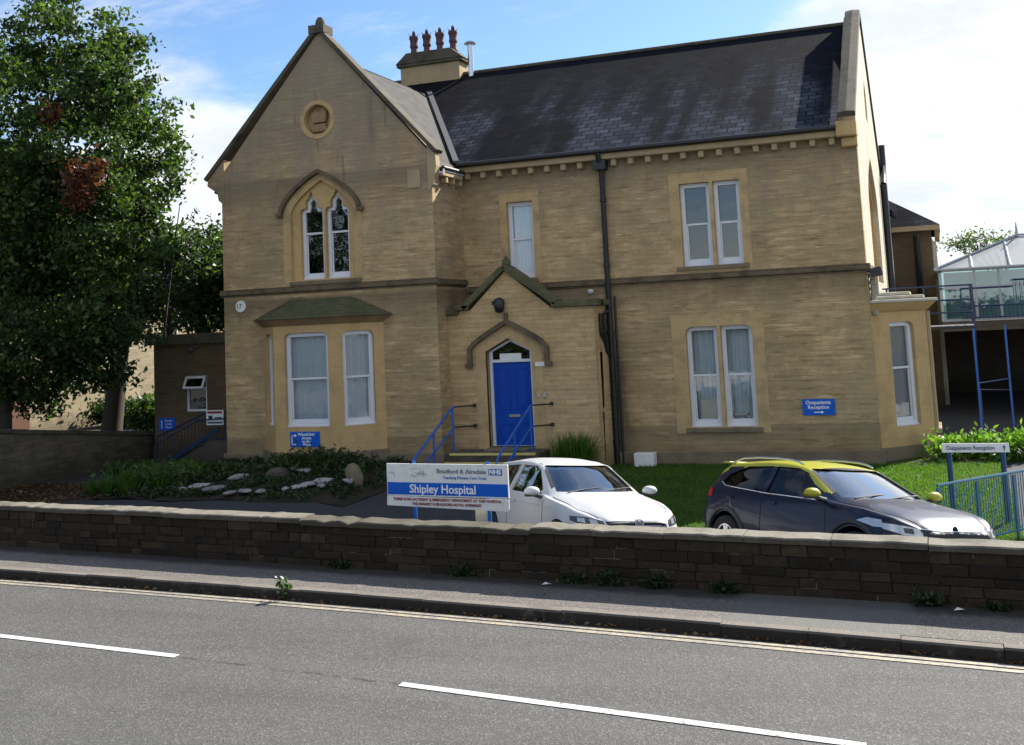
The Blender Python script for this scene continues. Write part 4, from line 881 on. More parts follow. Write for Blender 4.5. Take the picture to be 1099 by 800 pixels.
# ------------------------------------------------------------ conservatory, undercroft, fire escape
grid(.1,9,6,32,47.6,6,lambda x,y:-.28,'undercroft_shade_sheet','soil')  # dark soil sheet, put in to deepen the shade under the conservatory
CV=thing('raised_conservatory','pale glazed conservatory with pitched glass roof raised over a dark undercroft','building',(4,38,0))
yc=38; zb,ze=2.75,4.34
m=MB(); m.box(.1,9,yc-.3,48,2.45,2.74); m.build('floor_slab','stone_dark',CV)
m=MB(); m.box(.06,9,47.7,48,-.4,2.44); m.build('undercroft_wall','stone_dark',CV); m=MB(); m.box(2.7,9,yc-1.,yc-.7,-.4,2.5); m.build('undercroft_wall','stone_dark',CV)
m=MB(); m.box(2.6,3.2,yc-1.5,yc-1.02,-.4,2.45); m.build('pier','stone_far',CV)
fr=MB(); xs=[.15,1.15,1.85,2.7,3.6,4.5,5.4]
for x in xs: fr.box(x-.04,x+.04,yc,yc+.08,zb,ze)
for z in (zb,3.75 ,ze-.04): fr.box(.15,8,yc+.01,yc+.07,z,z+.07)
for y in (39.5,41,43,45): fr.box(.11,.19,y-.04,y+.04,zb,ze)
fr.box(.1,.2,yc,46,ze-.05,ze+.03); fr.box(.11,.19,yc,46,3.75,3.8); fo=fr.build('frame','conserv_frame',CV)
m=MB(); m.box(.16,8,yc+.04,yc+.045,zb,ze); m.box(.15,.155,yc+.05,46,zb,ze); m.build('wall_glazing','conserv_glass',CV)
m=MB(); A_=(.0,yc-.1,ze+.02); rr=[(2.9,yc+2.4,5.75)]
gl=MB(); gl.add([(.0,yc-.1,ze+.03),(6.5,yc-.1,ze+.03),(2.6,yc+2.4,5.4),(6.5,yc+2.4,5.4),(0,yc+9,ze+.03),(2.6,yc+9,5.4)],[(0,1,3,2),(0,2,5,4)]); 
nmat('polycarb',.45,(.22,.235,.24)); M['polycarb'].node_tree.nodes['Principled BSDF'].inputs['Alpha'].default_value=.9; gl.build('glass_roof','polycarb',CV)
m=MB(); E=lambda a,b:m.tube([a,b],.035,5)
E((0,yc-.1,ze+.06),(2.6,yc+2.4,5.44)); E((2.6,yc+2.4,5.44),(6.5,yc+2.4,5.44)); E((0,yc-.12,ze+.03),(6.5,yc-.12,ze+.03))
for k in range(1,6): E((k*1.1,yc-.1,ze+.06),(min(2.6,.0+k*1.1) if k*1.1<2.6 else k*1.1,yc+min(2.4,k*1.1*.96),ze+.06+1.04*min(1,k*1.1/2.6)))
m.tube([(2.62,yc+2.4,5.4),(2.62,yc+2.4,5.85)],[.06,.015],6); m.build('roof_bars','conserv_frame',CV)
m=MB(); m.box(.3,8,yc+6,yc+6.1,zb,4.4); m.build('inner_wall','curtain',CV)
FE=thing('fire_escape','dark blue steel fire escape landing and stair in front of the undercroft','stairs',(.5,31,0))
m=MB(); m.box(-.35,.85,30.9,32.6,2.68,2.76); m.build('landing','iron',FE)
for p in [[(-.3,30.9),(.85,30.9),(.85,32.6)]]:
    m=MB()
    for z in (3.78,3.42,3.1): m.tube([(-1.3,30.9,z),(.85,30.9,z),(.85,32.6,z)],.024,6)
    for x,y in ((-1.2,30.9),(-.3,30.9),(.85,30.9),(.85,32.6)): m.tube([(x,y,2.7),(x,y,3.8)],.026,6)
    m.build('guard_rail','rail_navy',FE)
for x,y in ((.8,30.95),(.85,32.5),(1.62,32.6)): m=MB(); m.tube([(x,y,-.4),(x,y,2.7)],.03,6); m.build('post','rail_blue',FE)
m=MB(); m.tube([(.85,31,2.6),(.85,32.5,1.2)],.02,5); m.tube([(.8,31.0,1.3),(1.62,32.6,1.3)],.02,5); m.tube([(1.62,32.6,-.2),(1.62,32.6,1.0),(.9,33.0,1.0),(.9,33,.0)],.02,5); m.build('bracing','rail_navy',FE)
T=thing('terrace_railing','dark blue railing along the edge of the conservatory terrace','railing',(3,37.4,2.75))
m=MB(); 
for z in (3.75,3.2,2.85): m.tube([(.7,37.5,z),(2.2,37.5,z),(2.2,37.5,z+.2),(8,37.5,z+.2)] if z==3.75 else [(.7,37.5,z),(8,37.5,z)],.028,6)
m.build('rails','rail_navy',T); m=MB()
for i in range(60): m.tube([(.7+i*.12,37.5,2.8),(.7+i*.12,37.5,3.2 if i<13 else 3.9)],.01,4)
m.build('bars','rail_navy',T)
# ------------------------------------------------------------ vegetation
def leaves(name,cent,size,mat,parent=None,smin=.6,flat=0.,asp=1.6):
    N=len(cent); s=size*RN.uniform(smin,1.25,N)[:,None]
    a=RN.normal(size=(N,3)); a[:,2]*=1-flat; a/=np.linalg.norm(a,axis=1)[:,None]+1e-9
    b=RN.normal(size=(N,3)); b[:,2]*=1-flat; b-=a*(a*b).sum(1)[:,None]; b/=np.linalg.norm(b,axis=1)[:,None]+1e-9
    nrm=np.cross(a,b); bend=nrm*s*.18
    vs=np.stack([cent-a*s*asp/2,cent+b*s*.45+bend,cent+a*s*asp/2,cent-b*s*.45+bend],1).reshape(-1,3)
    me=bpy.data.meshes.new(name); me.vertices.add(4*N); me.vertices.foreach_set('co',vs.astype(np.float32).ravel())
    me.loops.add(4*N); me.loops.foreach_set('vertex_index',np.arange(4*N,dtype=np.int32)); me.polygons.add(N)
    me.polygons.foreach_set('loop_start',np.arange(0,4*N,4,dtype=np.int32)); me.polygons.foreach_set('loop_total',np.full(N,4,dtype=np.int32)); me.update(); me.validate()
    return link(name,me,mat,parent)
def tree(label,base,h,lobes,nclus,per,size,mat,trunk_r=.3,spread=.33,dens_noise=.9,seed=1,sub=None,forks=9,group=None,name='deciduous_tree'):
    rs=np.random.RandomState(seed); T=thing(name,label,'tree',base,group); bx=V(base)
    lob=[(V(c),V(r)) for c,r in lobes]; wts=np.array([r.x*r.y*r.z for c,r in lob]); wts/=wts.sum()
    cl=[]; tries=0
    while len(cl)<nclus and tries<nclus*20:
        tries+=1; c,r=lob[rs.choice(len(lob),p=wts)]; d=rs.normal(size=3); d/=np.linalg.norm(d); rad=rs.uniform(.25,1)**.5
        p=V((c.x+d[0]*r.x*rad,c.y+d[1]*r.y*rad,c.z+d[2]*r.z*rad))
        if noise.noise(p*dens_noise+V((seed,0,0)))<(.2 if p.z>9.9 and seed==5 else -.06): continue
        cl.append(p)
    pts=[]
    for p in cl:
        k=rs.poisson(per); s=spread*rs.uniform(.6,1.3); q=rs.normal(size=(k,3))*s*np.array([1,1,.6])+np.array(p); pts.append(q)
    leaves('crown',np.concatenate(pts),size,mat,T)
    m=MB(); top=bx+V((rs.uniform(-.3,.3),rs.uniform(-.3,.3),h*.62)); mid=(bx+top)/2+V((.15,.1,0))
    m.tube([bx+V((0,0,-.3)),bx+V((0,0,.4)),mid,top],[trunk_r*1.35,trunk_r,trunk_r*.75,trunk_r*.35],10)
    idx=rs.choice(len(cl),min(forks*7,len(cl)),replace=False)
    hubs=[]
    for k in range(forks):
        c=cl[idx[k]]; tt=rs.uniform(.35,1); st=bx.lerp(top,tt); hub=st.lerp(c,.65)+V((0,0,rs.uniform(0,.5))); hubs.append(hub)
        m.tube([st,st.lerp(hub,.5)+V((0,0,.25)),hub],[trunk_r*.38,trunk_r*.22,trunk_r*.12],6)
    for k in idx[forks:]:
        c=cl[k]; hb=min(hubs,key=lambda q:(q-c).length); m.tube([hb,hb.lerp(c,.5)+V((rs.uniform(-.2,.2),rs.uniform(-.2,.2),.15)),c],[trunk_r*.1,trunk_r*.055,.008],4)
    m.build('trunk','bark',T,smooth=60); return T,cl
T,_=tree('big leafy broadleaf tree with reddened leaf patches filling the left edge of view',(-23.4,23.6,0),14,
  [((-23.2,23.6,8.3),(5.2,3.2,4.2)),((-21.4,23.2,6.7),(3.9,2.2,2.2)),((-22.6,23.2,11.8),(4.2,2.6,2.6)),((-22.2,23,4.4),(3.2,2.3,1.8)),((-18.6,23.0,7.4),(1.5,1.2,.9)),((-19.3,23.2,10.4),(1.7,1.2,.9)),((-19.0,23.2,5.4),(1.3,1.2,1.0)),((-25.2,23,3.2),(2.2,2.,1.6)),((-21.9,24.2,3.4),(2.8,1.5,1.5)),((-20.6,24.4,4.4),(1.2,1.1,1.4)),((-21.4,24.4,2.7),(1.3,1.,.7)),((-24.4,23.2,2.6),(1.6,1.4,1.3)),((-23.0,24.4,2.4),(1.5,1.1,.9))],3500,34,.105,'leaf',.3,.22,.75,5,forks=20)
rp_=[]
for c,s_,k in (((-18.75,21.4,7.3),.26,300),((-19.55,21.3,8.9),.13,120),((-18.3,21.4,7.45),.1,60),((-18.9,21.4,6.75),.16,120)):
    rp_.append(RN.normal(size=(k,3))*s_*np.array([1,.8,1])+np.array(c))
leaves('reddened_leaves',np.concatenate(rp_),.12,'leaf_red',T)
tree('smaller pale-leaved tree behind the flat-roofed annex',(-22.5,31,0),8.5,[((-22.4,31,5.2),(2.6,1.8,1.6)),((-20.8,30.6,4.7),(1.9,1.5,1.2)),((-24.6,31,5.4),(2.2,1.8,1.9)),((-22.,31,4.5),(3.,1.6,1.))],900,32,.12,'leaf_pale',.17,.25,.8,9,forks=9)
tree('dense dark tree standing behind the big leafy tree',(-25.2,30,0),11,[((-31,30,6.5),(4.6,3,4.2)),((-28,30,5.6),(3.2,2.4,2.5)),((-33,29,3.5),(4,3,3))],1100,32,.17,'leaf_dark',.35,.34,.6,12)
tree('distant round treetop behind the conservatory roof',(3.4,60,0),7.2,[((2.4,60,6.2),(2.,1.6,.6)),((1.0,60,6.2),(1.,1.,.4))],90,10,.11,'leaf_pale',.2,.3,1.,15,forks=9)
tree('thin sparse tree with bare curved twigs left of the gable',(-22.2,29.0,0),9.4,[((-21.0,28.8,6.6),(.9,.6,.5)),((-21.7,29,5.4),(1.2,.9,.7))],40,14,.1,'leaf',.09,.2,1.,17,forks=6)
T=thing('bare_sapling','slender leaning sapling with drooping bare twigs beside the gable','tree',(-21.2,27.6,0))
m=MB(); m.tube([(-21.5,27.6,0),(-21.3,27.6,3.2),(-20.95,27.6,5.4),(-20.6,27.6,7.3)],[.06,.045,.03,.012],5); 
for z,dx,dz in ((6.6,.9,.45),(6.1,1.0,.35),(5.7,1.3,.65),(5.35,1.5,.75),(5.1,-.8,.5)): 
    x=-21.3+(z-3.2)*.17; m.tube([(x,27.6,z),(x+dx*.5,27.5,z+dz*.3),(x+dx,27.4,z+dz)],[.015,.012,.006],4)
m.build('trunk','bark',T); q=[]
for z,dx,dz in ((6.6,.9,.45),(6.1,1.0,.35),(5.7,1.3,.65),(5.35,1.5,.75)):
    x=-21.3+(z-3.2)*.17; t_=RN.uniform(.3,1,26)[:,None]; q.append(np.array([x,27.55,z])+np.array([dx,-.15,dz])*t_+RN.normal(size=(26,3))*.04)
leaves('foliage',np.concatenate(q),.085,'leaf_dark',T)
# hedge row further back on the left
for i,(x,y,sx_,sz) in enumerate(((-24,33,2.6,.6),(-30.5,38,2,.3),(-35,31,3.0,2.2),(-20.5,34,1.8,1.9))):
    tree(['low rounded shrub behind the annex roof','broad bush in front of the far stone house','large dark bush at the far left behind the side wall','bushy shrub between annex and gable'][i],(x,y,0),sz*1.6,[((x,y,sz*.8+.3),(sx_,1.4,sz))],330,30,.13,'leaf_dark' if i!=0 else 'leaf',.1,.28,.9,20+i,forks=5,group='background shrubs',name='shrub')
# far left stone house
H=thing('far_stone_house','sunlit stone house with dark doorways partly hidden behind the trees at left','house',(-36,44,0))
hu=V((.86,-.5,0)); hn=V((-.5,-.86,0)); 
Hm=Matrix.Rotation(math.radians(88),4,'Z'); ho=V((-33.,36,0))
def HP(x,y,z): return ho+Hm.to_3x3()@V((x,y,z))
def hbox(m,x0,x1,y0,y1,z0,z1):
    vs=[HP(x,y,z) for z in (z0,z1) for y in (y0,y1) for x in (x0,x1)]; m.add(vs,[(0,2,3,1),(4,5,7,6),(0,1,5,4),(2,6,7,3),(0,4,6,2),(1,3,7,5)])
m=MB(); hbox(m,-8,16,0,8,-.6,5.6); m.build('wall','stone_far',H)
m=MB(); m.add([HP(-8.3,-.3,5.6),HP(16.3,-.3,5.6),HP(16.3,8.3,5.6),HP(-8.3,8.3,5.6),HP(-8.3,4,8.6),HP(16.3,4,8.6)],[(0,1,5,4),(2,3,4,5),(1,2,5),(0,4,3)]); m.build('roof','slate',H)
for x in (-6,-3.5,-1,1.5,4,6.5,9):
    m=MB(); hbox(m,x,x+1,-.03,-.001,3.4,4.9); wo=m.build('window','white_paint',H); m=MB(); hbox(m,x+.08,x+.46,-.04,-.031,3.5,4.8); hbox(m,x+.54,x+.92,-.04,-.031,3.5,4.8); m.build('pane','pane_dark',wo)
for x in (-2.4,2.9,7.8):
    m=MB(); hbox(m,x,x+1.1,-.05,-.001,-.3,2.2); m.build('door','door_brown',H)
# side wall at the left
SW=thing('side_garden_wall','rough stone wall dappled with slanting sunlight on the left side of the yard','wall',(-21.3,24,0))
m=MB(); n0=40
sw=lambda y:1.36-.115*(y-21.1)
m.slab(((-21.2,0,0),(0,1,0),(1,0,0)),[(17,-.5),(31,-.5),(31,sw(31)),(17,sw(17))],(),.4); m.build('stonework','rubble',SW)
m=MB(); y=17.
while y<31: L=random.uniform(.5,.9); m.obox((-21.4,y+L/2,sw(y+L/2)+.05),(.5,0,0),(0,L-.015,-.115*L),(0,0,.1+random.uniform(-.02,.02))); y+=L
m.build('coping','coping_dark',SW,bevel=.01)
# hedge plants to the right
for i in range(9):
    x=-.05+i*.36+random.uniform(-.05,.05); y=26.9+random.uniform(-.3,.5)+.15*i; T=thing('leafy_plant','bright green arching leafy plant in the bed before the dark undercroft','plant',(x,y,-.3),'bright plants along the undercroft bed'); pts=[]
    m=MB()
    for k in range(34):
        a=random.uniform(0,6.28); r_=random.uniform(.12,.42); h_=random.uniform(.35,.8); w_=random.uniform(.012,.026); c0=V((x+.05*math.cos(a),y+.05*math.sin(a),-.35)); d=V((math.cos(a),math.sin(a),0)); s_=V((-d.y,d.x,0))*w_
        p1=c0+d*r_*.4+V((0,0,h_*.8)); p2=c0+d*r_*.8+V((0,0,h_)); p3=c0+d*r_*1.25+V((0,0,h_*.75))
        m.add([c0-s_*.5,c0+s_*.5,p1+s_,p1-s_,p2+s_*.9,p2-s_*.9,p3],[(0,1,2,3),(3,2,4,5),(5,4,6)])
    m.build('foliage','leaf_bright',T)
    leaves('side_leaves',RN.normal(size=(420,3))*np.array([.2,.2,.16])+np.array([x,y+.05,.12]),.07,'leaf_bright',T,asp=2.4)
def tuft(name,label,x,y,z,n,h,r,mat,group=None,w=.012,cat='plant'):
    T=thing(name,label,cat,(x,y,z),group); m=MB()
    for k in range(n):
        a=random.uniform(0,6.28); rr=r*random.uniform(.1,1); hh=h*random.uniform(.5,1.1); c0=V((x+rr*.5*math.cos(a),y+rr*.5*math.sin(a),z)); d=V((math.cos(a),math.sin(a),0)); s_=V((-d.y,d.x,0))*w*random.uniform(.6,1.3)
        p1=c0+d*rr*.3+V((0,0,hh*.7)); p2=c0+d*rr*.8+V((0,0,hh)); m.add([c0-s_,c0+s_,p1+s_,p1-s_,p2],[(0,1,2,3),(3,2,4)])
    m.build('foliage',mat,T); return T
for k,(x,y) in enumerate(((-8.25,24.95),(-7.75,24.8),(-7.95,25.1))):
    tuft('grassy_plant','tall grassy plant growing at the foot of the porch wall',x,y,-.15,150,1.0,.5,'grass_blade','plants at the foot of the porch')
for k,(x,y,h_,lab) in enumerate(((-13.6,23.3,.75,'green feathery shrub below the right pane of the bay window'),(-12.9,23.0,.6,'low green shrub at the right end of the rockery bed'),(-14.3,23.3,.55,'small green shrub under the blue wheelchair sign'),(-16.6,21.6,.5,'leafy clump at the left end of the rockery'),(-17.4,22.2,.5,'leafy clump on the lawn edge left of the rockery'),(-16.0,22.6,.4,'low fern between the rockery and annex steps'),(-18.2,22.5,.45,'leafy clump before the annex steps'))):
    pts=RN.normal(size=(1100,3))*np.array([.38,.3,h_*.2])+np.array([x,y,.22+h_*.22]); T=thing('shrub',lab,'shrub',(x,y,.2),'shrubs in the shaded bed'); leaves('foliage',pts,.06,'leaf',T,asp=2.6)
    m=MB()
    for j in range(5): m.tube([(x,y,.1),(x+random.uniform(-.25,.25),y+random.uniform(-.2,.2),.35+h_*.5)],.012,4)
    m.build('stems','bark',T)
for k in range(26):
    x,y=random.uniform(-18,-15.9),random.uniform(20.7,22.4); tuft('grass_tuft','tuft of long grass at the left end of the shaded bed',x,y,bedZ(x,y),60,.38,.25,'grass_blade','grass tufts in the shaded bed',.009)
# rocks
rs=np.random.RandomState(4)
def rock(x,y,z,r,lab,grp,mat='rock',sc3=(1,.8,.5)):
    bm=bmesh.new(); bmesh.ops.create_icosphere(bm,subdivisions=2,radius=r); sd=rs.uniform(0,99)
    for v in bm.verts:
        f=1+.45*noise.noise(v.co/r*.9+V((sd,0,0))); v.co=V((v.co.x*sc3[0],v.co.y*sc3[1],v.co.z*sc3[2]))*f
    bmesh.ops.rotate(bm,verts=bm.verts,matrix=Matrix.Rotation(rs.uniform(0,6),3,'Z')); me=bpy.data.meshes.new('rock'); bm.to_mesh(me); bm.free(); o=link('rock',me,mat); o.location=(x,y,z); tag(o,lab,'rock',grp)
for x,y,r in ((-15.55,21.05,.12),(-15.3,20.95,.13),(-15.05,21.1,.15),(-14.9,21.35,.12),(-14.85,21.65,.13),(-14.8,21.95,.12),(-14.5,22.9,.1),(-14.3,23.1,.12),(-14.1,22.95,.12),(-14.4,23.4,.1),(-13.75,22.7,.12),(-13.6,22.4,.1),(-13.3,21.0,.1),(-13.15,21.15,.14),(-12.95,21.3,.12),(-12.6,21.75,.12),(-12.4,21.8,.13),(-12.2,21.75,.11),(-12.5,21.4,.12),(-12.75,21.3,.1),(-13.9,20.85,.13),(-13.65,20.95,.1),(-14.2,20.8,.1),(-15.8,21.0,.1)):
    x+=rs.uniform(-.22,.22); y+=rs.uniform(-.22,.22); r*=rs.uniform(.7,1.35)
    rock(x,y,bedZ(x,y)+.08,r*1.25,'pale grey rock lying in the shaded rockery bed','pale rocks scattered in the rockery',sc3=(1.3,.7,.33))
rock(-14.1,22.2,.28,.27,'largest brown boulder in the middle of the rockery',None,'coping_dark',(1.2,.8,.5)); rock(-12.0,21.9,.25,.27,'upright brown boulder at the right end of the rockery',None,'sill',(.8,.7,1.))
gc=[]
for k in range(2300):
    x=RN.uniform(-18.2,-11.6); y=RN.uniform(20.5,25.0)
    if noise.noise(V((x*1.1,y*1.1,8)))<-.12: continue
    if y>24 and -16<x<-12.5: continue
    gc.append(RN.normal(size=(9,3))*np.array([.09,.09,.035])+np.array([x,y,bedZ(x,y)+.05]))
o=leaves('ground_cover',np.concatenate(gc),.055,'leaf_dark',asp=2.); tag(o,'low dark green ground cover spreading through the rockery bed','ground cover',kind='stuff')
# trees across the road behind the viewer, seen only as reflections in the panes
tree('broad tree across the road mirrored in the arched window panes',(-36,-14,0),14,[((-36,-14,9),(5,3,5)),((-40,-14,6),(4,2,3.4))],230,20,.35,'leaf_dark',.35,.55,.6,31,forks=6)
tree('second tall tree across the road mirrored in the bay window',(-46,-16,0),12,[((-46,-16,7),(5,3,4.5))],300,22,.35,'leaf_dark',.35,.55,.6,33,forks=6)
T=thing('hedge','unseen hedge added across the road behind the viewpoint to darken reflections in car paint and glass','hedge',(-12,-10,0))  # out of view, added so car paint and glass reflect something dark
m=MB(); m.box(-45,22,-11,-9.6,-.2,3.2); m.build('added_hedge_core','soil',T)
leaves('foliage',np.stack([RN.uniform(-45,22,14000),-9.55+RN.normal(size=14000)*.12,RN.uniform(0,3.5,14000)],1),.22,'leaf_dark',T)
# grass of the lawn
N=60000; gx=RN.uniform(-8.5,1.0,N); gy=RN.uniform(19.6,26.5,N); dd=RN.uniform(0,6.28,N); hh=RN.uniform(.03,.08,N)
gz=np.array([yardZ(a,b)+.06 for a,b in zip(gx,gy)]); wv=.012
v0=np.stack([gx-wv*np.cos(dd),gy-wv*np.sin(dd),gz],1); v1=np.stack([gx+wv*np.cos(dd),gy+wv*np.sin(dd),gz],1); v2=np.stack([gx+RN.normal(size=N)*.025,gy+RN.normal(size=N)*.025,gz+hh],1)
vs=np.stack([v0,v1,v2],1).reshape(-1,3); me=bpy.data.meshes.new('lawn_grass'); me.vertices.add(3*N); me.vertices.foreach_set('co',vs.astype(np.float32).ravel()); me.loops.add(3*N); me.loops.foreach_set('vertex_index',np.arange(3*N,dtype=np.int32)); me.polygons.add(N); me.polygons.foreach_set('loop_start',np.arange(0,3*N,3,dtype=np.int32)); me.polygons.foreach_set('loop_total',np.full(N,3,dtype=np.int32)); me.update()
o=link('lawn_grass',me,'grass_blade'); tag(o,'short green grass covering the lawn behind the parked cars','grass',kind='stuff')
# leaf litter: left yard and gutter
pts=np.stack([RN.uniform(-21.2,-17.4,1500),RN.uniform(19,22.4,1500),RN.uniform(.02,.05,1500)],1); gxs=RN.uniform(-18,6,420); gut=np.stack([gxs,np.array([kerbY(a) for a in gxs])-np.abs(RN.normal(size=420))*.05,np.full(420,.015)],1)
o=leaves('fallen_leaves',np.concatenate([pts,gut]),.05,'litter_leaf',flat=.85); tag(o,'brown fallen leaves scattered in the yard and along the gutter','leaves',kind='stuff')
# weeds at the wall foot
wl=[(-8.05,.12,'weed at the wall foot below the rockery'),(-6.1,.13,'weed at the wall foot below the hospital sign'),(-4.55,.12,'small weed at the wall foot left of the white car'),(-4.05,.17,'bushy weed at the wall foot below the white car bonnet'),(-3.45,.15,'low weed at the wall foot between the cars'),(-2.6,.12,'tiny weed at the wall foot below the dark car wheel'),(-.35,.13,'dark weed at the wall foot near the right edge'),(.35,.08,'last tiny weed at the wall foot at the right edge')]
for x,h_,lab in wl:
    y=wallY(x)-.05; T=thing('weed',lab,'weed',(x,y,.12),'weeds along the foot of the wall'); leaves('foliage',RN.normal(size=(170,3))*np.array([h_*.7,.03,h_*.3])+np.array([x,y-.02,.12+h_*.45]),.04,'leaf_dark',T)
    m=MB(); m.tube([(x,y,.1),(x+.02,y,.1+h_*.6)],.004,4); m.build('stem','leaf',T)
xw=-8.15; yw=kerbY(xw)-.03; T=thing('weed','leafy weed growing from the road gutter beside the yellow lines','weed',(xw,yw,0)); leaves('foliage',RN.normal(size=(70,3))*np.array([.06,.04,.06])+np.array([xw,yw,.17]),.04,'leaf_pale',T); m=MB()
for j in range(4): m.tube([(xw,yw,0),(xw+random.uniform(-.06,.06),yw,.2)],.004,4)
m.build('stem','leaf_pale',T)
for x,y,lab in ((-4.9,wallY(-4.9)-.25,'white litter scrap on the pavement below the hospital sign'),(-.1,wallY(-.1)-.2,'white litter scrap on the pavement at the right')):
    m=MB(); m.add([(x,y,.125),(x+.1,y-.01,.14),(x+.12,y+.05,.125),(x+.04,y+.04,.15)],[(0,1,3),(1,2,3),(0,3,2)]); tag(m.build('paper_scrap','white_board'),lab,'litter')
# ------------------------------------------------------------ cars
def interp(keys,x):
    if x<=keys[0][0]: return keys[0][1]
    for (a,u),(b,v) in zip(keys,keys[1:]):
        if x<=b: return u+(v-u)*(x-a)/(b-a)
    return keys[-1][1]
def smooth(keys,x,h=.05): return (interp(keys,x-h)+2*interp(keys,x)+interp(keys,x+h))/4
def cr(p0,p1,p2,p3,t): return tuple(.5*((2*b)+(-a+c)*t+(2*a-5*b+4*c-d)*t*t+(-a+3*b-3*c+d)*t**3) for a,b,c,d in zip(p0,p1,p2,p3))
def ring(S,x,inset_=0.,low=None,sub=4,fine=True):
    g=lambda k:smooth(S[k],x)
    zb,ws,wm,zm,wb,zbt,wr,zr,zt=[g(k) for k in ('zb','ws','wm','zm','wb','zB','wr','zr','zt')]
    i=inset_
    if low is None: pts=[(0,zb),(ws*.6,zb),(ws,zb+.03),(wm,(zm+zb)/2+.02),(wm*1.0,zm),(wb,zbt),((wb*.45+wr*.55),zbt+(zr-zbt)*.55),(wr,zr),(wr*.82,zr+(zt-zr)*.45),(wr*.5,zr+(zt-zr)*.85),(0,zt)]
    else: pts=[(0,low),(max(.05,wb-i),low),(max(.05,wb-i),low+.02),(wb-i,(low+zbt)/2),(wb-i,zbt-.06),(wb-i,zbt),((wb*.45+wr*.55)-i,zbt+(zr-zbt)*.55),(wr-i*.8,zr-i*.6),(wr*.82-i*.3,zr+(zt-zr)*.45-i),(wr*.5,zr+(zt-zr)*.85-i),(0,zt-i)]
    out=[]; n=len(pts)
    for k in range(n-1):
        p0=pts[max(0,k-1)]; p3=pts[min(n-1,k+2)]
        if k==0: p0=(-pts[1][0],pts[1][1])
        if k==n-2: p3=(-pts[n-2][0],pts[n-2][1])
        for s in range(sub): out.append(cr(p0,pts[k],pts[k+1],p3,s/sub))
    out.append(pts[-1]); return out
def loft(S,xs,**k):
    m=MB(); R=[ring(S,x,**k) for x in xs]; n=len(R[0]); full=[]
    for x,r in zip(xs,R): full.append([(x,y,z) for y,z in r]+[(x,-y,z) for y,z in r[-2:0:-1]])
    N=len(full[0]); fs=[]
    for i in range(len(xs)-1):
        for j in range(N): a=i*N+j; b=i*N+(j+1)%N; fs.append((a,b,b+N,a+N))
    fs+=[tuple(range(N))[::-1],tuple((len(xs)-1)*N+j for j in range(N))]
    m.add([v for r in full for v in r],fs); return m
def tmp(m,name='tmp'):
    me=bpy.data.meshes.new(name); me.from_pydata(m.v,[],m.f); me.update(); bm=bmesh.new(); bm.from_mesh(me); bmesh.ops.recalc_face_normals(bm,faces=bm.faces); bm.to_mesh(me); bm.free()
    o=bpy.data.objects.new(name,me); COL.objects.link(o); return o
def boolean(o,cutters):
    for c in cutters:
        md=o.modifiers.new('b','BOOLEAN'); md.operation='DIFFERENCE'; md.object=c; md.solver='EXACT'
    dg=bpy.context.evaluated_depsgraph_get(); dg.update(); me=bpy.data.meshes.new_from_object(o.evaluated_get(dg)); 
    for c in cutters: bpy.data.objects.remove(c)
    bpy.data.objects.remove(o); return me
def prism_y(poly): m=MB(); m.slab(((0,0,0),(1,0,0),(0,-1,0)),poly,(),2.4,1.2); return m
def prism_x(poly,x0,x1): m=MB(); m.slab(((x1,0,0),(0,1,0),(1,0,0)),poly,(),x1-x0,0); return m
def cyl_y(x,z,r,y0,y1,n=32):
    m=MB(); m.slab(((0,y0,0),(1,0,0),(0,-1,0)),cir(x,z,r,n),(),y1-y0,0); return m
def split(me,fn,parts,parent,M4,smooth_=35):
    """separate faces of me into named parts; parts: {key:(name,material)}"""
    bm=bmesh.new(); bm.from_mesh(me); bm.faces.ensure_lookup_table(); keys=[fn(f.calc_center_median(),f.normal) for f in bm.faces]; bm.free(); objs={}
    for k,(nm_,mt) in parts.items():
        bm=bmesh.new(); bm.from_mesh(me); bm.faces.ensure_lookup_table(); bmesh.ops.delete(bm,geom=[f for f,kk in zip(list(bm.faces),keys) if kk!=k],context='FACES')
        if not bm.faces: bm.free(); continue
        m2=bpy.data.meshes.new(nm_); bm.to_mesh(m2); bm.free(); m2.transform(M4); m2.materials.clear(); objs[k]=link(nm_,m2,mt,parent,smooth=smooth_)
    return objs
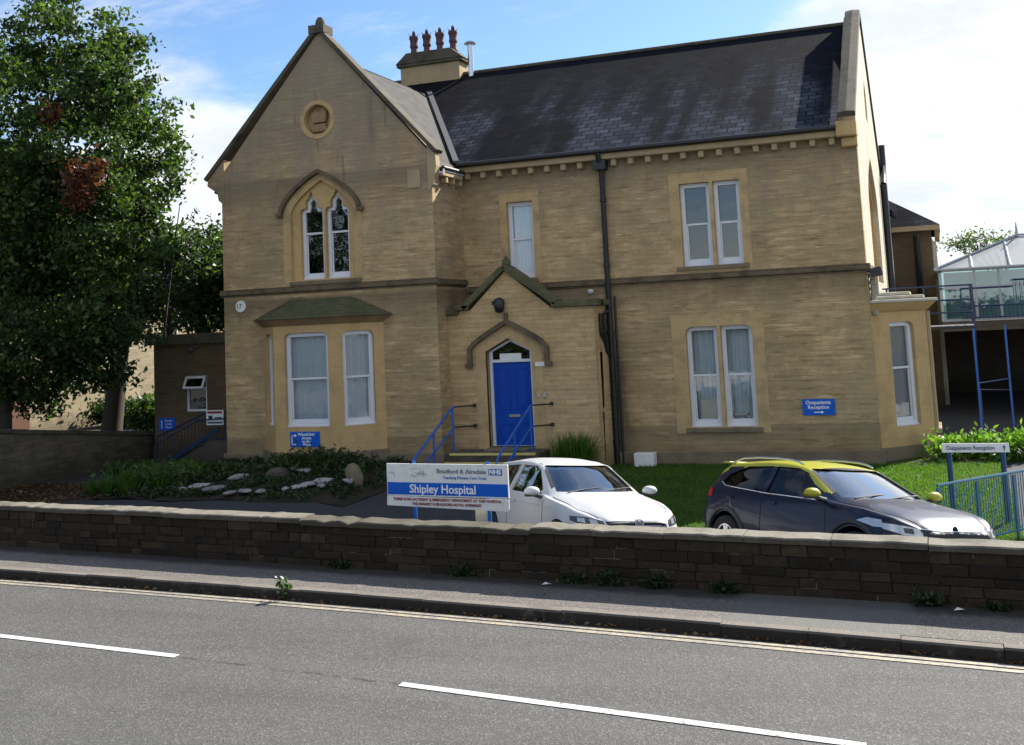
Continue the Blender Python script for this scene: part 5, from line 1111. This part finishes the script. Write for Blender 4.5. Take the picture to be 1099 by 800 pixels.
def car(label,S,X,win,wheels,rw,M4,parts,cls,cfg):
    org=M4.translation; T=thing('parked_car',label,'car',tuple(org),'cars parked behind the boundary wall')
    xs=list(np.arange(X[0],X[1]+.001,.045)); body=tmp(loft(S,xs)); full=tmp(loft(S,xs)); bm=bmesh.new(); bm.from_mesh(full.data); bvh=BVHTree.FromBMesh(bm); bm.free(); bpy.data.objects.remove(full)
    cx=[x for x in xs if win['cav'][0]<=x<=win['cav'][1]]
    cut=[tmp(loft(S,cx,inset_=.05,low=.72))]
    for p in win['side']: cut.append(tmp(prism_y(p)))
    cut.append(tmp(prism_x(win['front'],win['fx'][0],win['fx'][1]))); cut.append(tmp(prism_x(win['rear'],win['rx'][0],win['rx'][1])))
    for wx in wheels:
        for s in (-1,1): cut.append(tmp(cyl_y(wx,rw,rw+.06,*((-1.2,-.55) if s<0 else (.55,1.2)))))
    me=boolean(body,cut); split(me,cls,parts,T,M4)
    # glass shell
    gx=[x for x in xs if win['gl'][0]<=x<=win['gl'][1]]; gm=loft(S,gx,inset_=.018,low=.85); go=tmp(gm); gme=go.data
    bs=win['bp']
    def gk(c,n):
        if c.z<win['gz'] : return 0
        if n.x>.3: return 'w' if abs(c.y)<interp(S['wr'],c.x)*1.02 else (1 if c.x>bs else 2)
        if n.x<-.35 and c.x<win['rx'][1] and abs(n.y)<.5: return 'r'
        if abs(n.y)>.22 and abs(c.y)>.4: return 1 if c.x>bs else 2
        return 0
    G=split(gme,gk,{'w':('windscreen','car_glass'),'r':('rear_window',cfg['rg']),1:('side_window',cfg['sg']),2:('side_window',cfg['rg'])},T,M4,60)
    bpy.data.objects.remove(go)
    def put(m,name,mat,parent=T,**k):
        o=m; o.v=[tuple(M4@V(v)) for v in m.v]; return o.build(name,mat,parent,**k)
    # wheels
    for wx in wheels:
        for s in (-1,1):
            w_=MB(); yw=s*cfg['tr']; m=MB(); pr_=[(rw*.62,-.1),(rw*.9,-.105),(rw*.98,-.08),(rw,-.03),(rw,.03),(rw*.98,.08),(rw*.9,.105),(rw*.62,.1)]
            n=28; vs=[];fs=[]
            for r_,yy in pr_: vs+=[(wx+r_*math.cos(6.2832*k/n),yw+yy,rw+r_*math.sin(6.2832*k/n)) for k in range(n)]
            for i in range(len(pr_)):
                j=(i+1)%len(pr_)
                for k in range(n): fs.append((i*n+k,i*n+(k+1)%n,j*n+(k+1)%n,j*n+k))
            w_.add(vs,fs); wo=put(w_,'wheel','rubber',smooth=40)
            r_=MB(); Fw=((wx,yw+s*.095,rw),(1,0,0),(0,s,0)); R0=rw*.64
            r_.slab(Fw,cir(0,0,R0,28),[cir(0,0,R0*.88,28)],.14,0); r_.slab(Fw,cir(0,0,R0*.2,12),(),.06,0)
            for q in range(5):
                for dq in (-.17,.17):
                    a=q*6.2832/5+dq+.3; d=V((math.cos(a),math.sin(a))); nn=V((-d.y,d.x))*.022; r_.slab(Fw,[tuple(d*R0*.15+nn),tuple(d*R0*.15-nn),tuple(d*R0*.92-nn),tuple(d*R0*.92+nn)],(),.04,-.005)
            put(r_,'rim','alloy',wo); b_=MB(); b_.slab(Fw,cir(0,0,R0*.86,20),(),.02,-.1); put(b_,'brake_disc','plastic',wo)
    def patch(poly,axis,off,name,mat,sgn=-1,parent=T,maxl=.05,thick=0):
        bm=bmesh.new()
        if axis=='x': vs=[bm.verts.new((3,a,b)) for a,b in poly]; d=V((-1,0,0))
        elif axis=='y': vs=[bm.verts.new((a,3*sgn,b)) for a,b in poly]; d=V((0,-sgn,0))
        else: vs=[bm.verts.new((a,b,3)) for a,b in poly]; d=V((0,0,-1))
        f=bm.faces.new(vs); bmesh.ops.triangulate(bm,faces=[f])
        for _ in range(4):
            es=[e for e in bm.edges if e.calc_length()>maxl]
            if not es: break
            bmesh.ops.subdivide_edges(bm,edges=es,cuts=1,use_grid_fill=False); bmesh.ops.triangulate(bm,faces=[f for f in bm.faces if len(f.verts)>3])
        for v in bm.verts:
            h,nn,_,_=bvh.ray_cast(v.co,d)
            if h is None: h,nn,_,_=bvh.find_nearest(V((v.co.x*(0 if axis=='x' else 1)+(.6 if axis=='x' else 0),v.co.y*(0 if axis=='y' else 1)+(sgn*.7 if axis=='y' else 0),v.co.z)))
            if nn.dot(d)>0: nn=-nn
            v.co=h+nn*off
        bmesh.ops.recalc_face_normals(bm,faces=bm.faces); me=bpy.data.meshes.new(name); bm.to_mesh(me); bm.free(); me.transform(M4); return link(name,me,mat,parent,smooth=60)
    def seam(path,axis='y',sgn=-1,r_=.005,mat='seam',name='panel_seam',off=0.):
        pts=[]
        for (a,b),(c,d2) in zip(path,path[1:]):
            for k in range(8):
                t_=k/8; u_,w_=a+(c-a)*t_,b+(d2-b)*t_
                o_,d_=((V((u_,3*sgn,w_)),V((0,-sgn,0))) if axis=='y' else (V((3,u_,w_)),V((-1,0,0))) if axis=='x' else (V((u_,w_,3)),V((0,0,-1))))
                h,nn,_,_=bvh.ray_cast(o_,d_)
                if h: pts.append(h+nn*off)
        if len(pts)>2: m=MB(); m.tube(pts,r_,5); put(m,name,mat,smooth=60)
    # seats and wheel
    for y in (-.36,.36):
        m=MB(); m.box(cfg['sx']-.1,cfg['sx']+.4,y-.24,y+.24,.45,.62); m.obox((cfg['sx']-.2,y,.86),(.14,0,-.03),(0,.44,0),(-.12,0,.55)); m.obox((cfg['sx']-.3,y,1.2),(.08,0,0),(0,.24,0),(0,0,.16)); put(m,'front_seat','seat_cloth',bevel=.03)
    m=MB(); m.box(cfg['sx']-1.2,cfg['sx']-.9,-.6,.6,.5,1.02); put(m,'rear_seat','seat_cloth',bevel=.03)
    m=MB(); cxx,czz=cfg['sx']+.55,.98; pts=[V((cxx+.06*math.sin(a),-.36+.18*math.cos(a),czz+.17*math.sin(a))) for a in np.linspace(0,6.2832,20)]; m.tube(pts,.014,6); m.tube([(cxx,-.52,czz),(cxx,-.2,czz)],.012,5); put(m,'steering_wheel','plastic')
    m=MB(); m.box(cfg['sx']+.62,win['cav'][1]+.2,-.62,.62,.7,.93); put(m,'dashboard','plastic',bevel=.04)
    # mirrors
    for s in (-1,1):
        mx,my,mz=cfg['mir']; bm=bmesh.new(); bmesh.ops.create_uvsphere(bm,u_segments=14,v_segments=10,radius=1)
        for v in bm.verts: v.co=V((mx+v.co.x*.07-(.03 if v.co.x<0 else 0)*0,s*my+v.co.y*.12,mz+v.co.z*.075*(1 if v.co.z>0 else .8)))
        me=bpy.data.meshes.new('mirror'); bm.to_mesh(me); bm.free(); me.transform(M4); mo=link('wing_mirror',me,cfg['mc'],T,smooth=180)
        m=MB(); m.tube([(mx,s*(my-.22),mz-.09),(mx,s*(my-.05),mz-.05)],[.035,.03],8); m.obox((mx-.01,s*my,mz-.055),(.1,0,0),(0,.18,0),(0,0,.03)); put(m,'mirror_arm','plastic',mo)
    for s in (-1,1):
        for hx,hz in cfg['handles']: patch([(hx-.1,hz-.012),(hx+.08,hz-.012),(hx+.08,hz+.016),(hx-.1,hz+.016)],'y',.022,'door_handle',cfg['hc'],s)
    return T,patch,seam,put
def placeM(x,y,z,deg,sx_,sy_):
    up=V((-sx_,-sy_,1)).normalized(); t=math.radians(deg); f=V((math.cos(t),math.sin(t),0)); f=(f-up*f.dot(up)).normalized(); l=up.cross(f)
    return Matrix(((f.x,l.x,up.x,x),(f.y,l.y,up.y,y),(f.z,l.z,up.z,z),(0,0,0,1)))
# white hatchback
S1=dict(zb=[(-3.17,.34),(-3.0,.2),(.6,.18),(.8,.28)],ws=[(-3.17,.62),(-3.0,.74),(-2.4,.79),(.1,.79),(.5,.72),(.72,.55),(.8,.42)],
 wm=[(-3.17,.66),(-3.05,.76),(-2.5,.83),(.1,.835),(.4,.8),(.6,.7),(.73,.55),(.8,.42)],zm=[(-3.17,.6),(0,.56),(.8,.48)],
 wb=[(-3.17,.6),(-3.05,.7),(-2.5,.79),(.0,.79),(.35,.74),(.55,.64),(.7,.5),(.8,.4)],zB=[(-3.17,.85),(-3.0,.96),(-1.5,.95),(-.5,.9),(.1,.82),(.5,.72),(.7,.64),(.8,.58)],
 wr=[(-3.17,.5),(-3.05,.58),(-2.8,.58),(-2.4,.56),(-1.3,.55),(-1.1,.57),(-.55,.68),(0,.62),(.5,.5),(.7,.42),(.8,.36)],
 zr=[(-3.17,.9),(-3.08,1.02),(-2.92,1.22),(-2.7,1.34),(-2.0,1.39),(-1.5,1.38),(-1.15,1.33),(-.5,.96),(0,.89),(.45,.79),(.7,.69),(.8,.62)],
 zt=[(-3.17,.92),(-3.1,1.04),(-2.95,1.28),(-2.75,1.4),(-2.2,1.455),(-1.7,1.46),(-1.3,1.43),(-1.0,1.36),(-.32,1.0),(-.1,.965),(.3,.88),(.55,.79),(.72,.7),(.8,.63)])
w1=dict(cav=(-2.9,-.62),side=[[(-.66,.95),(-1.12,1.30),(-1.3,1.345),(-1.78,1.355),(-1.8,.97)],[(-1.88,.975),(-1.86,1.355),(-2.4,1.33),(-2.72,1.2),(-2.76,1.02)]],
 front=[(-.61,1.0),(.61,1.0),(.49,1.36),(-.49,1.36)],fx=(-1.4,.3),rear=[(-.5,1.04),(.5,1.04),(.44,1.32),(-.44,1.32)],rx=(-3.4,-2.7),gl=(-3.1,-.28),gz=.94,bp=-1.83)
M1=placeM(-4.68,16.1,-.16,-47.5,-.02,-.115)@Matrix.Diagonal((1.05,1.06,1.015,1))
def cls1(c,n):
    if win_in(c,w1,S1): return 'i'
    return 'b'
def win_in(c,w,S):
    return w['cav'][0]-.02<=c.x<=w['cav'][1]+.02 and abs(c.y)<smooth(S['wb'],c.x)-.045 and .7<c.z<smooth(S['zt'],c.x)-.045 and (abs(c.y)<smooth(S['wr'],c.x)-.035 or c.z<smooth(S['zB'],c.x)+.05)
cfg1=dict(rg='car_glass',sg='car_glass',tr=.74,sx=-1.45,mir=(-.62,.93,1.0),mc='car_white',handles=[(-1.6,.82)],hc='car_white')
T1,patch,seam,put=car('white hatchback parked facing the wall beside the hospital sign',S1,(-3.17,.80),w1,(-2.47,0),.3,M1,{'b':('body','car_white'),'i':('cabin_lining','seat_cloth')},cls1,cfg1)
g_=patch([(-.43,.6),(.43,.6),(.45,.66),(-.45,.66)],'x',.006,'grille','grille'); 
patch([(-.52,.27),(.52,.27),(.56,.38),(-.56,.38)],'x',.005,'lower_intake','grille')
for s in (-1,1):
    P=[(s*.47,.585),(s*.70,.61),(s*.78,.66),(s*.77,.72),(s*.62,.71),(s*.47,.665)]
    h=patch(P if s>0 else P[::-1],'x',.006,'headlight','lamp_dark'); L_=[(s*.53,.61),(s*.61,.615),(s*.62,.69),(s*.54,.675)]; patch(L_ if s>0 else L_[::-1],'x',.012,'headlight_lens','lens',parent=h); L_=[(s*.66,.635),(s*.73,.65),(s*.72,.7),(s*.66,.695)]; patch(L_ if s>0 else L_[::-1],'x',.012,'headlight_lens','lens',parent=h)
seam([(-.44,.665),(.44,.665)],'x',r_=.005,mat='chrome',name='chrome_strip',off=.006); seam([(-.44,.605),(.44,.605)],'x',r_=.004,mat='chrome',name='chrome_strip',off=.006)
for s in (-1,1):
    seam([(.62,s*.5),(.3,s*.66),(-.3,s*.7),(-.42,s*.7)],'z'); seam([(-.52,.3),(-.5,.6),(-.55,.92)],'y',s); seam([(-1.82,.3),(-1.82,.6),(-1.83,.95)],'y',s); seam([(-.52,.28),(-1.82,.28)],'y',s); seam([(-.2,.8),(-2.9,.86)],'y',s,r_=.006,mat='car_silver',name='side_crease')
m=MB(); Fl_=((.79,0,.635),(0,1,0),(1,0,0)); m.slab(Fl_,cir(0,0,.062,20),[cir(0,0,.052,20)],.05,.015)
for a,b in (((-.03,.042),(-.0125,.005)),((-.0125,.005),(0,.042)),((0,.042),(.0125,.005)),((.0125,.005),(.03,.042)),((-.046,.02),(-.022,-.045)),((-.022,-.045),(0,-.005)),((0,-.005),(.022,-.045)),((.022,-.045),(.046,.02))):
    a,b=V(a),V(b); d=(b-a).normalized(); nn=V((-d.y,d.x))*.0045; m.slab(Fl_,[tuple(a+nn),tuple(a-nn),tuple(b-nn),tuple(b+nn)],(),.04,.013)
put(m,'front_emblem','chrome',g_)
m=MB(); m.box(.80,.815,-.26,.26,.42,.53); put(m,'number_plate','plate_white')
for y0,y1 in ((-.5,.05),(.0,.52)):
    m=MB(); m.tube([(-.36,y0,1.0),(-.42,(y0+y1)/2,1.035),(-.46,y1,1.06)],.009,5); put(m,'wiper','plastic')
m=MB(); m.box(-1.02,-1.0,-.03,.03,1.2,1.27); m.tube([(-.95,.0,1.1),(-.95,0,1.25)],.006,4); put(m,'rear_view_mirror','plastic')
# two-tone crossover
S2=dict(zb=[(-3.31,.4),(-3.1,.24),(.6,.2),(.83,.3)],ws=[(-3.31,.66),(-3.1,.8),(-2.5,.84),(.1,.84),(.5,.78),(.72,.62),(.83,.46)],
 wm=[(-3.31,.7),(-3.15,.82),(-2.6,.875),(.1,.88),(.45,.84),(.65,.74),(.77,.6),(.83,.46)],zm=[(-3.31,.68),(-2.6,.66),(0,.64),(.83,.52)],
 wb=[(-3.31,.62),(-3.1,.76),(-2.5,.82),(.0,.83),(.4,.78),(.62,.68),(.76,.52),(.83,.42)],zB=[(-3.31,.94),(-3.1,1.04),(-1.5,1.0),(-.5,.96),(.1,.92),(.5,.84),(.72,.74),(.83,.64)],
 wr=[(-3.31,.54),(-3.15,.6),(-2.8,.6),(-2.4,.6),(-1.3,.58),(-1.1,.6),(-.5,.71),(0,.66),(.5,.54),(.72,.45),(.83,.4)],
 zr=[(-3.31,1.0),(-3.2,1.12),(-3.0,1.3),(-2.8,1.40),(-2.0,1.45),(-1.5,1.44),(-1.15,1.39),(-.45,1.03),(0,.98),(.45,.90),(.7,.80),(.83,.68)],
 zt=[(-3.31,1.02),(-3.22,1.16),(-3.05,1.36),(-2.85,1.46),(-2.2,1.505),(-1.7,1.51),(-1.3,1.48),(-1.0,1.41),(-.28,1.06),(-.05,1.03),(.35,.95),(.6,.88),(.75,.79),(.83,.69)])
w2=dict(cav=(-3.0,-.58),side=[[(-.62,1.0),(-1.1,1.35),(-1.32,1.405),(-1.72,1.415),(-1.74,1.03)],[(-1.83,1.035),(-1.82,1.415),(-2.35,1.39),(-2.72,1.26),(-2.82,1.13),(-2.7,1.09)]],
 front=[(-.64,1.06),(.64,1.06),(.53,1.41),(-.53,1.41)],fx=(-1.4,.3),rear=[(-.52,1.12),(.52,1.12),(.46,1.36),(-.46,1.36)],rx=(-3.5,-2.8),gl=(-3.2,-.25),gz=.98,bp=-1.78)
M2=placeM(-.6,15.55,-.15,-45.5,-.05,-.135)@Matrix.Diagonal((1.07,1.06,.97,1))
def cls2(c,n):
    if win_in(c,w2,S2): return 'i'
    if c.x>-3.0 and c.x<-1.1 and c.z>smooth(S2['zr'],c.x)-.05: return 'r'
    # A pillars belong to the contrast roof
    if c.x>-1.25 and c.z>smooth(S2['zr'],c.x)-.05 and c.z>1.10 and abs(c.y)>.45 and c.x<-.55: return 'r'
    if c.z<.40 or (c.z<.48 and (c.x<-2.9)): return 'p'
    return 'b'
cfg2=dict(rg='car_glass_dark',sg='car_glass_dark',tr=.77,sx=-1.45,mir=(-.58,.98,1.09),mc='car_yellow',handles=[(-1.55,.9),(-2.5,.93)],hc='car_navy')
T2,patch,seam,put=car('dark navy crossover with yellow-green roof and mirrors parked facing the wall',S2,(-3.31,.83),w2,(-2.58,0),.33,M2,{'b':('body','car_navy'),'r':('roof','car_yellow'),'p':('lower_cladding','plastic'),'i':('cabin_lining','seat_cloth')},cls2,cfg2)
g2=patch([(-.5,.64),(.5,.64),(.54,.74),(.3,.73),(-.3,.73),(-.54,.74)],'x',.006,'grille','grille'); patch([(-.45,.36),(.45,.36),(.5,.5),(-.5,.5)],'x',.005,'lower_intake','grille')
seam([(-.52,.745),(-.3,.725),(.3,.725),(.52,.745)],'x',r_=.008,mat='chrome',name='chrome_strip',off=.006)
for s in (-1,1):
    P=[(s*.52,.66),(s*.70,.67),(s*.80,.72),(s*.83,.80),(s*.66,.775),(s*.52,.745)]
    h=patch(P if s>0 else P[::-1],'x',.006,'headlight','lens'); L_=[(s*.6,.685),(s*.68,.69),(s*.68,.75),(s*.6,.745)]; patch(L_ if s>0 else L_[::-1],'x',.014,'projector','lamp_dark',parent=h)
    patch([(.05,.8),(.32,.74),(.45,.74),(.4,.83),(.2,.845)],'y',.006,'headlight_side','lens',s,parent=h)
    seam([(.66,s*.5),(.3,s*.68),(-.3,s*.73),(-.4,s*.73)],'z'); seam([(-.5,.4),(-.48,.6),(-.53,.97)],'y',s); seam([(-1.78,.4),(-1.78,.6),(-1.79,1.02)],'y',s); seam([(-.5,.4),(-1.9,.4)],'y',s); seam([(-2.55,1.05),(-2.45,.85),(-2.2,.55),(-2.1,.4)],'y',s)
    seam([(-.62,1.0),(-1.74,1.03),(-2.7,1.09),(-2.85,1.15)],'y',s,r_=.007,mat='chrome',name='window_trim',off=.003)
    for wx in (-2.58,0): seam([(wx+.43*math.cos(a),.34+.43*math.sin(a)) for a in np.linspace(.1,3.04,12)],'y',s,r_=.03,mat='plastic',name='arch_trim')
    patch([(-3.22,.88),(-2.98,.92),(-3.0,1.04),(-3.2,1.03)],'y',.008,'tail_light','tail_red',s)
    m=MB(); m.tube([(-2.8,s*.56,1.43),(-2.7,s*.563,1.475),(-2.55,s*.565,1.51),(-2.2,s*.565,1.53),(-1.8,s*.565,1.53),(-1.5,s*.56,1.515),(-1.35,s*.562,1.49),(-1.25,s*.565,1.455)],.015,8); put(m,'roof_rail','steel',smooth=50)
    seam([(-.35,.72),(-1.2,.66),(-2.2,.72)],'y',s,r_=.005,mat='car_navy',name='side_crease')
m=MB(); m.slab(((-3.1,0,1.44),(0,1,0),(-1,0,0)),rect(-.5,.5,-.02,.01),(),.16,.06); put(m,'rear_spoiler','car_yellow',bevel=.01)
m=MB(); m.box(.83,.85,-.26,.26,.52,.62); put(m,'number_plate','plate_white')
m=MB(); m.lathe((.78,0,.80),[(.02,0),(.05,.008),(.03,.016)],12); put(m,'front_emblem','chrome',g2)
for y0,y1 in ((-.55,.0),(-.0,.55)):
    m=MB(); m.tube([(-.32,y0,1.06),(-.36,(y0+y1)/2,1.09),(-.42,y1,1.11)],.009,5); put(m,'wiper','plastic')
# ------------------------------------------------------------ light, sky, camera
sd=V((.5,1.,.79)).normalized(); el=math.asin(sd.z); az=math.atan2(sd.x,sd.y)
L=bpy.data.lights.new('sun','SUN'); L.energy=4.6; L.angle=math.radians(.53); L.color=(1,.955,.88); lo=bpy.data.objects.new('sun',L); COL.objects.link(lo); lo.rotation_euler=(-sd).to_track_quat('-Z','Y').to_euler(); lo.location=(0,0,30)
W=bpy.data.worlds.new('World'); sc.world=W; W.use_nodes=True; t=NT.__new__(NT); t.t=W.node_tree; t.b=None
bg=W.node_tree.nodes['Background']; sky=t.n('ShaderNodeTexSky'); sky.sky_type='NISHITA'; sky.sun_disc=False; sky.sun_elevation=el; sky.sun_rotation=az; sky.air_density=1.; sky.dust_density=.6; sky.ozone_density=1.5
tc=t.n('ShaderNodeTexCoord'); D=tc.outputs['Generated']; sp=t.n('ShaderNodeSeparateXYZ'); t.l(D,sp.inputs[0])
zc=t.math('ADD',t.math('MAXIMUM',sp.outputs[2],0.),.22); pv=t.comb(t.math('DIVIDE',sp.outputs[0],zc),t.math('DIVIDE',sp.outputs[1],zc),0)
n1=t.noise(pv,2.3,9,.62); n2=t.noise(pv,.55,3,.5)
cloud=t.math('ADD',t.math('MULTIPLY',n1,.75),t.math('MULTIPLY',n2,.35))
def blob(d,r,amt):
    dp=t.n('ShaderNodeVectorMath',operation='DOT_PRODUCT'); nv=V(d).normalized(); dp.inputs[1].default_value=nv; t.l(D,dp.inputs[0])
    return t.math('MULTIPLY',t.ramp(dp.outputs['Value'],math.cos(r),1.),amt)
for d,r,a in [((.14,1,.10),.36,.38),((-.62,.79,.17),.13,.16),((-.57,.82,.07),.14,.2),((-.42,.87,.3),.22,-.1),((-.2,.94,.3),.26,-.09),((-.62,.77,.3),.14,-.1),((.6,1,.1),.5,.2),((0,-1,.5),1.0,.04)]: cloud=t.math('ADD',cloud,blob(d,r,a))
cf=t.math('MULTIPLY',t.ramp(cloud,.5,.76),.97)
low=t.ramp(sp.outputs[2],.14,.0); cf=t.math('MAXIMUM',cf,t.math('MULTIPLY',low,.75))
wm=t.n('ShaderNodeMapping'); wm.inputs['Rotation'].default_value=(0,0,.5); wm.inputs['Scale'].default_value=(1.,2.1,1); t.l(pv,wm.inputs[0])
wi=t.ramp(t.noise(wm.outputs[0],1.6,8,.66),.5,.8); cf=t.math('MAXIMUM',cf,t.math('MULTIPLY',wi,.75))
shade=t.ramp(t.noise(pv,2.6,6,.6),.3,.75)
skc=t.mix(1.,sky.outputs[0],(.5,.62,.76),'MULTIPLY')
cf_=t.mix(shade,(3.8,4.05,4.45),(5.5,5.5,5.45)); cb_=t.mix(shade,(6.2,6.3,6.4),(9.6,9.4,9.1))
cc_=t.mix(t.ramp(sp.outputs[1],.3,-.4),cf_,cb_)  # unseen clouds behind the camera raised to fill the shaded front
t.l(t.mix(cf,skc,cc_),bg.inputs[0]); bg.inputs[1].default_value=.095
cam=bpy.data.cameras.new('camera'); co=bpy.data.objects.new('camera',cam); COL.objects.link(co); sc.camera=co
yaw,pitch,roll=-.353895,.103046,-.0481667
f=V((math.sin(yaw)*math.cos(pitch),math.cos(yaw)*math.cos(pitch),math.sin(pitch))); r0=V((math.cos(yaw),-math.sin(yaw),0)); u0=r0.cross(f)
rr=r0*math.cos(roll)+u0*math.sin(roll); uu=-r0*math.sin(roll)+u0*math.cos(roll)
co.matrix_world=Matrix(((rr.x,uu.x,-f.x,0),(rr.y,uu.y,-f.y,0),(rr.z,uu.z,-f.z,3.4),(0,0,0,1)))
cam.sensor_width=36; cam.sensor_fit='HORIZONTAL'; cam.lens=1213/1099*36; cam.shift_y=-(400-220)/1099; cam.clip_end=3000; cam.clip_start=.1
sc.view_settings.view_transform='Standard'; sc.view_settings.look='None'; sc.view_settings.gamma=1; sc.view_settings.use_curve_mapping=False; sc.view_settings.exposure=1.27
sc.render.resolution_x=1024; sc.render.resolution_y=745
sc.cycles.max_bounces=6; sc.cycles.transparent_max_bounces=10
